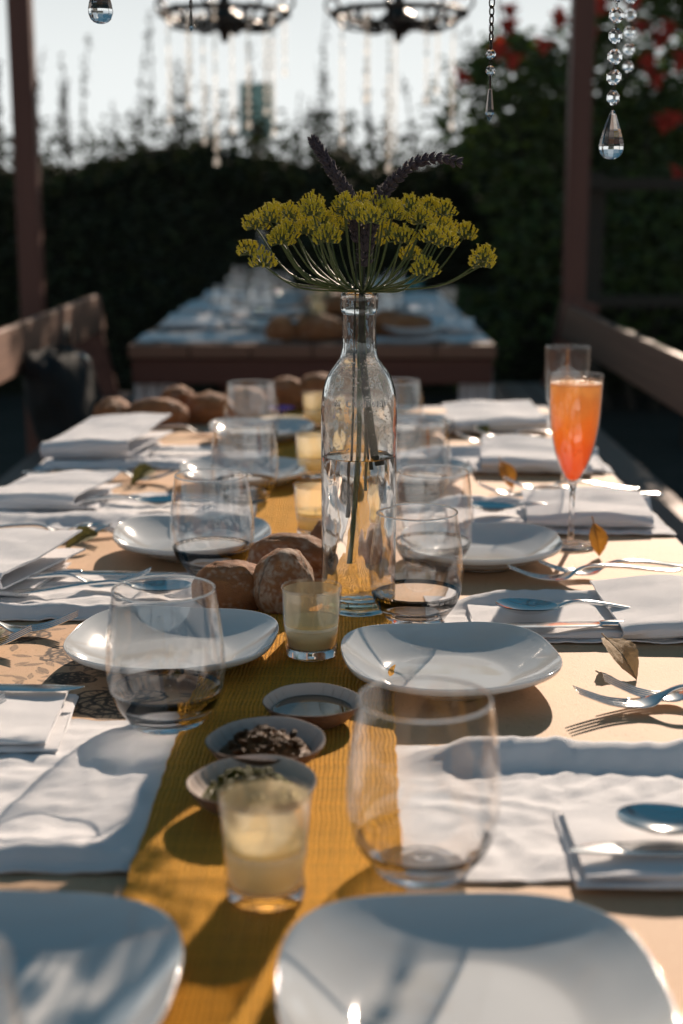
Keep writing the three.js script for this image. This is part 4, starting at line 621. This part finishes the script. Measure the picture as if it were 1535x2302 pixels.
{ // flowering vine, taller, behind the second post
  const v = thing('flowering_vine', 'tall leafy vine with red flowers behind the fence', 'vine', undefined, [1.9, 0, -8.3]);
  const blob = [...Array(26)].map(() => [rr(-1.2, 1.6), rr(0.4, 2.5), rr(-0.35, 0.35), rr(0.22, 0.5)]).concat([[-0.55, 1.9, 0, 0.35], [-0.9, 1.45, 0, 0.35], [-0.2, 2.3, 0, 0.4], [0.3, 2.5, 0, 0.45], [-0.7, 1.0, 0.1, 0.45], [0.1, 1.4, 0.2, 0.55]]);
  leaves(17000, M.vineLeaf, (i) => { const b = blob[i % blob.length], r = b[3] * Math.cbrt(rr(0.25, 1)), a = rr(0, 6.28), c = rr(-1, 1), s = Math.sqrt(1 - c * c); return [b[0] + r * s * Math.cos(a), Math.max(0.05, b[1] + r * c), b[2] + r * s * Math.sin(a) * 0.7, rr(0.035, 0.095)]; }, v, 'foliage');
  for (let k = 0; k < 7; k++) { const x = -0.9 + k * 0.35; part('branch', tube([V(x * 0.4, 0, 0), V(x * 0.7, 0.8, 0.05), V(x, 1.5, 0), V(x + rr(-0.2, 0.2), 2.3, 0.1)], 0.025, 0.006, 12, 6), M.bark, v); }
  const pet = bayGeo(0.095, 0.030, 0.014, 0.8);
  for (const [x, y, z] of [[-1.06, 2.12, 0.66], [-1.06, 2.05, 0.66], [-1.31, 1.79, 0.66], [-0.88, 1.96, 0.66], [-0.81, 2.08, 0.66], [-0.25, 2.03, 0.66], [-0.29, 1.99, 0.66], [-0.2, 1.59, 0.66], [-0.25, 1.57, 0.66], [-0.17, 1.31, 0.66], [-0.43, 2.17, 0.66], [-1.04, 1.89, 0.66], [-0.29, 1.78, 0.66], [-0.64, 2.01, 0.66], [-0.6, 2.15, 0.66], [-1.11, 1.93, 0.66], [-0.34, 1.86, 0.66], [-0.18, 1.88, 0.66], [-0.39, 2.05, 0.66]]) { const f = new THREE.Group(); f.name = 'flower'; f.position.set(x, y, z); f.rotation.set(rr(-0.5, 0.5), rr(0, 6), rr(-0.5, 0.5)); v.add(f); for (let k = 0; k < 7; k++) { const m = part('petal', pet, M.redPetal, f); m.rotation.set(-0.7 + rr(-0.3, 0.3), k * 0.9, 0, 'YXZ'); m.position.set(Math.sin(k * 0.9) * 0.035, rr(-0.02, 0.03), Math.cos(k * 0.9) * 0.035); } }
}
const budG = new THREE.IcosahedronGeometry(0.5, 0);
for (let k = 0; k < 44; k++) {
  const x = k < 38 ? rr(-2.4, 0.95) : rr(-2.4, -0.6), z = -9.3 + rr(-0.3, 0.35), H = hedgeTop(x) + rr(0.08, 0.62), lean = rr(-0.10, 0.10), b = 1.2;
  const g = thing('dry_stalk', 'thin dry flower stalk rising above the hedge top', 'stalk', 'dry stalks rising above the hedge', [x, 0, z]);
  const P = [V(0, b * 0.9, 0), V(lean * 0.3, b + (H - b) * 0.4, 0.02), V(lean * 0.8, b + (H - b) * 0.8, 0), V(lean * 1.4, H, 0)], c = new THREE.CatmullRomCurve3(P); part('stem', tube(P, 0.007, 0.003, 10, 5), M.stalk, g);
  const list = []; for (let j = 0; j < 26; j++) { const t = rr(0.45, 1), p = c.getPointAt(t), s = rr(0.012, 0.034) * (1.3 - t * 0.7); list.push(moved(budG, [p.x + rr(-0.022, 0.022), p.y, p.z + rr(-0.022, 0.022)], [rr(0, 3), rr(0, 3), 0], [s, s * 1.5, s])); } part('buds', merge(list), M.stalk, g).userData.kind = 'stuff';
}
{ const g = thing('garden_board', 'pale blue board standing among the hedge tops', 'board', undefined, [-0.58, 0, -9.65]); part('panel', new RoundedBoxGeometry(0.22, 0.34, 0.03, 2, 0.004), M.paleBlue, g).position.y = 1.78; part('post', new RoundedBoxGeometry(0.05, 1.7, 0.04, 2, 0.004), M.redWood, g).position.y = 0.85; }

renderer.render(scene, camera);
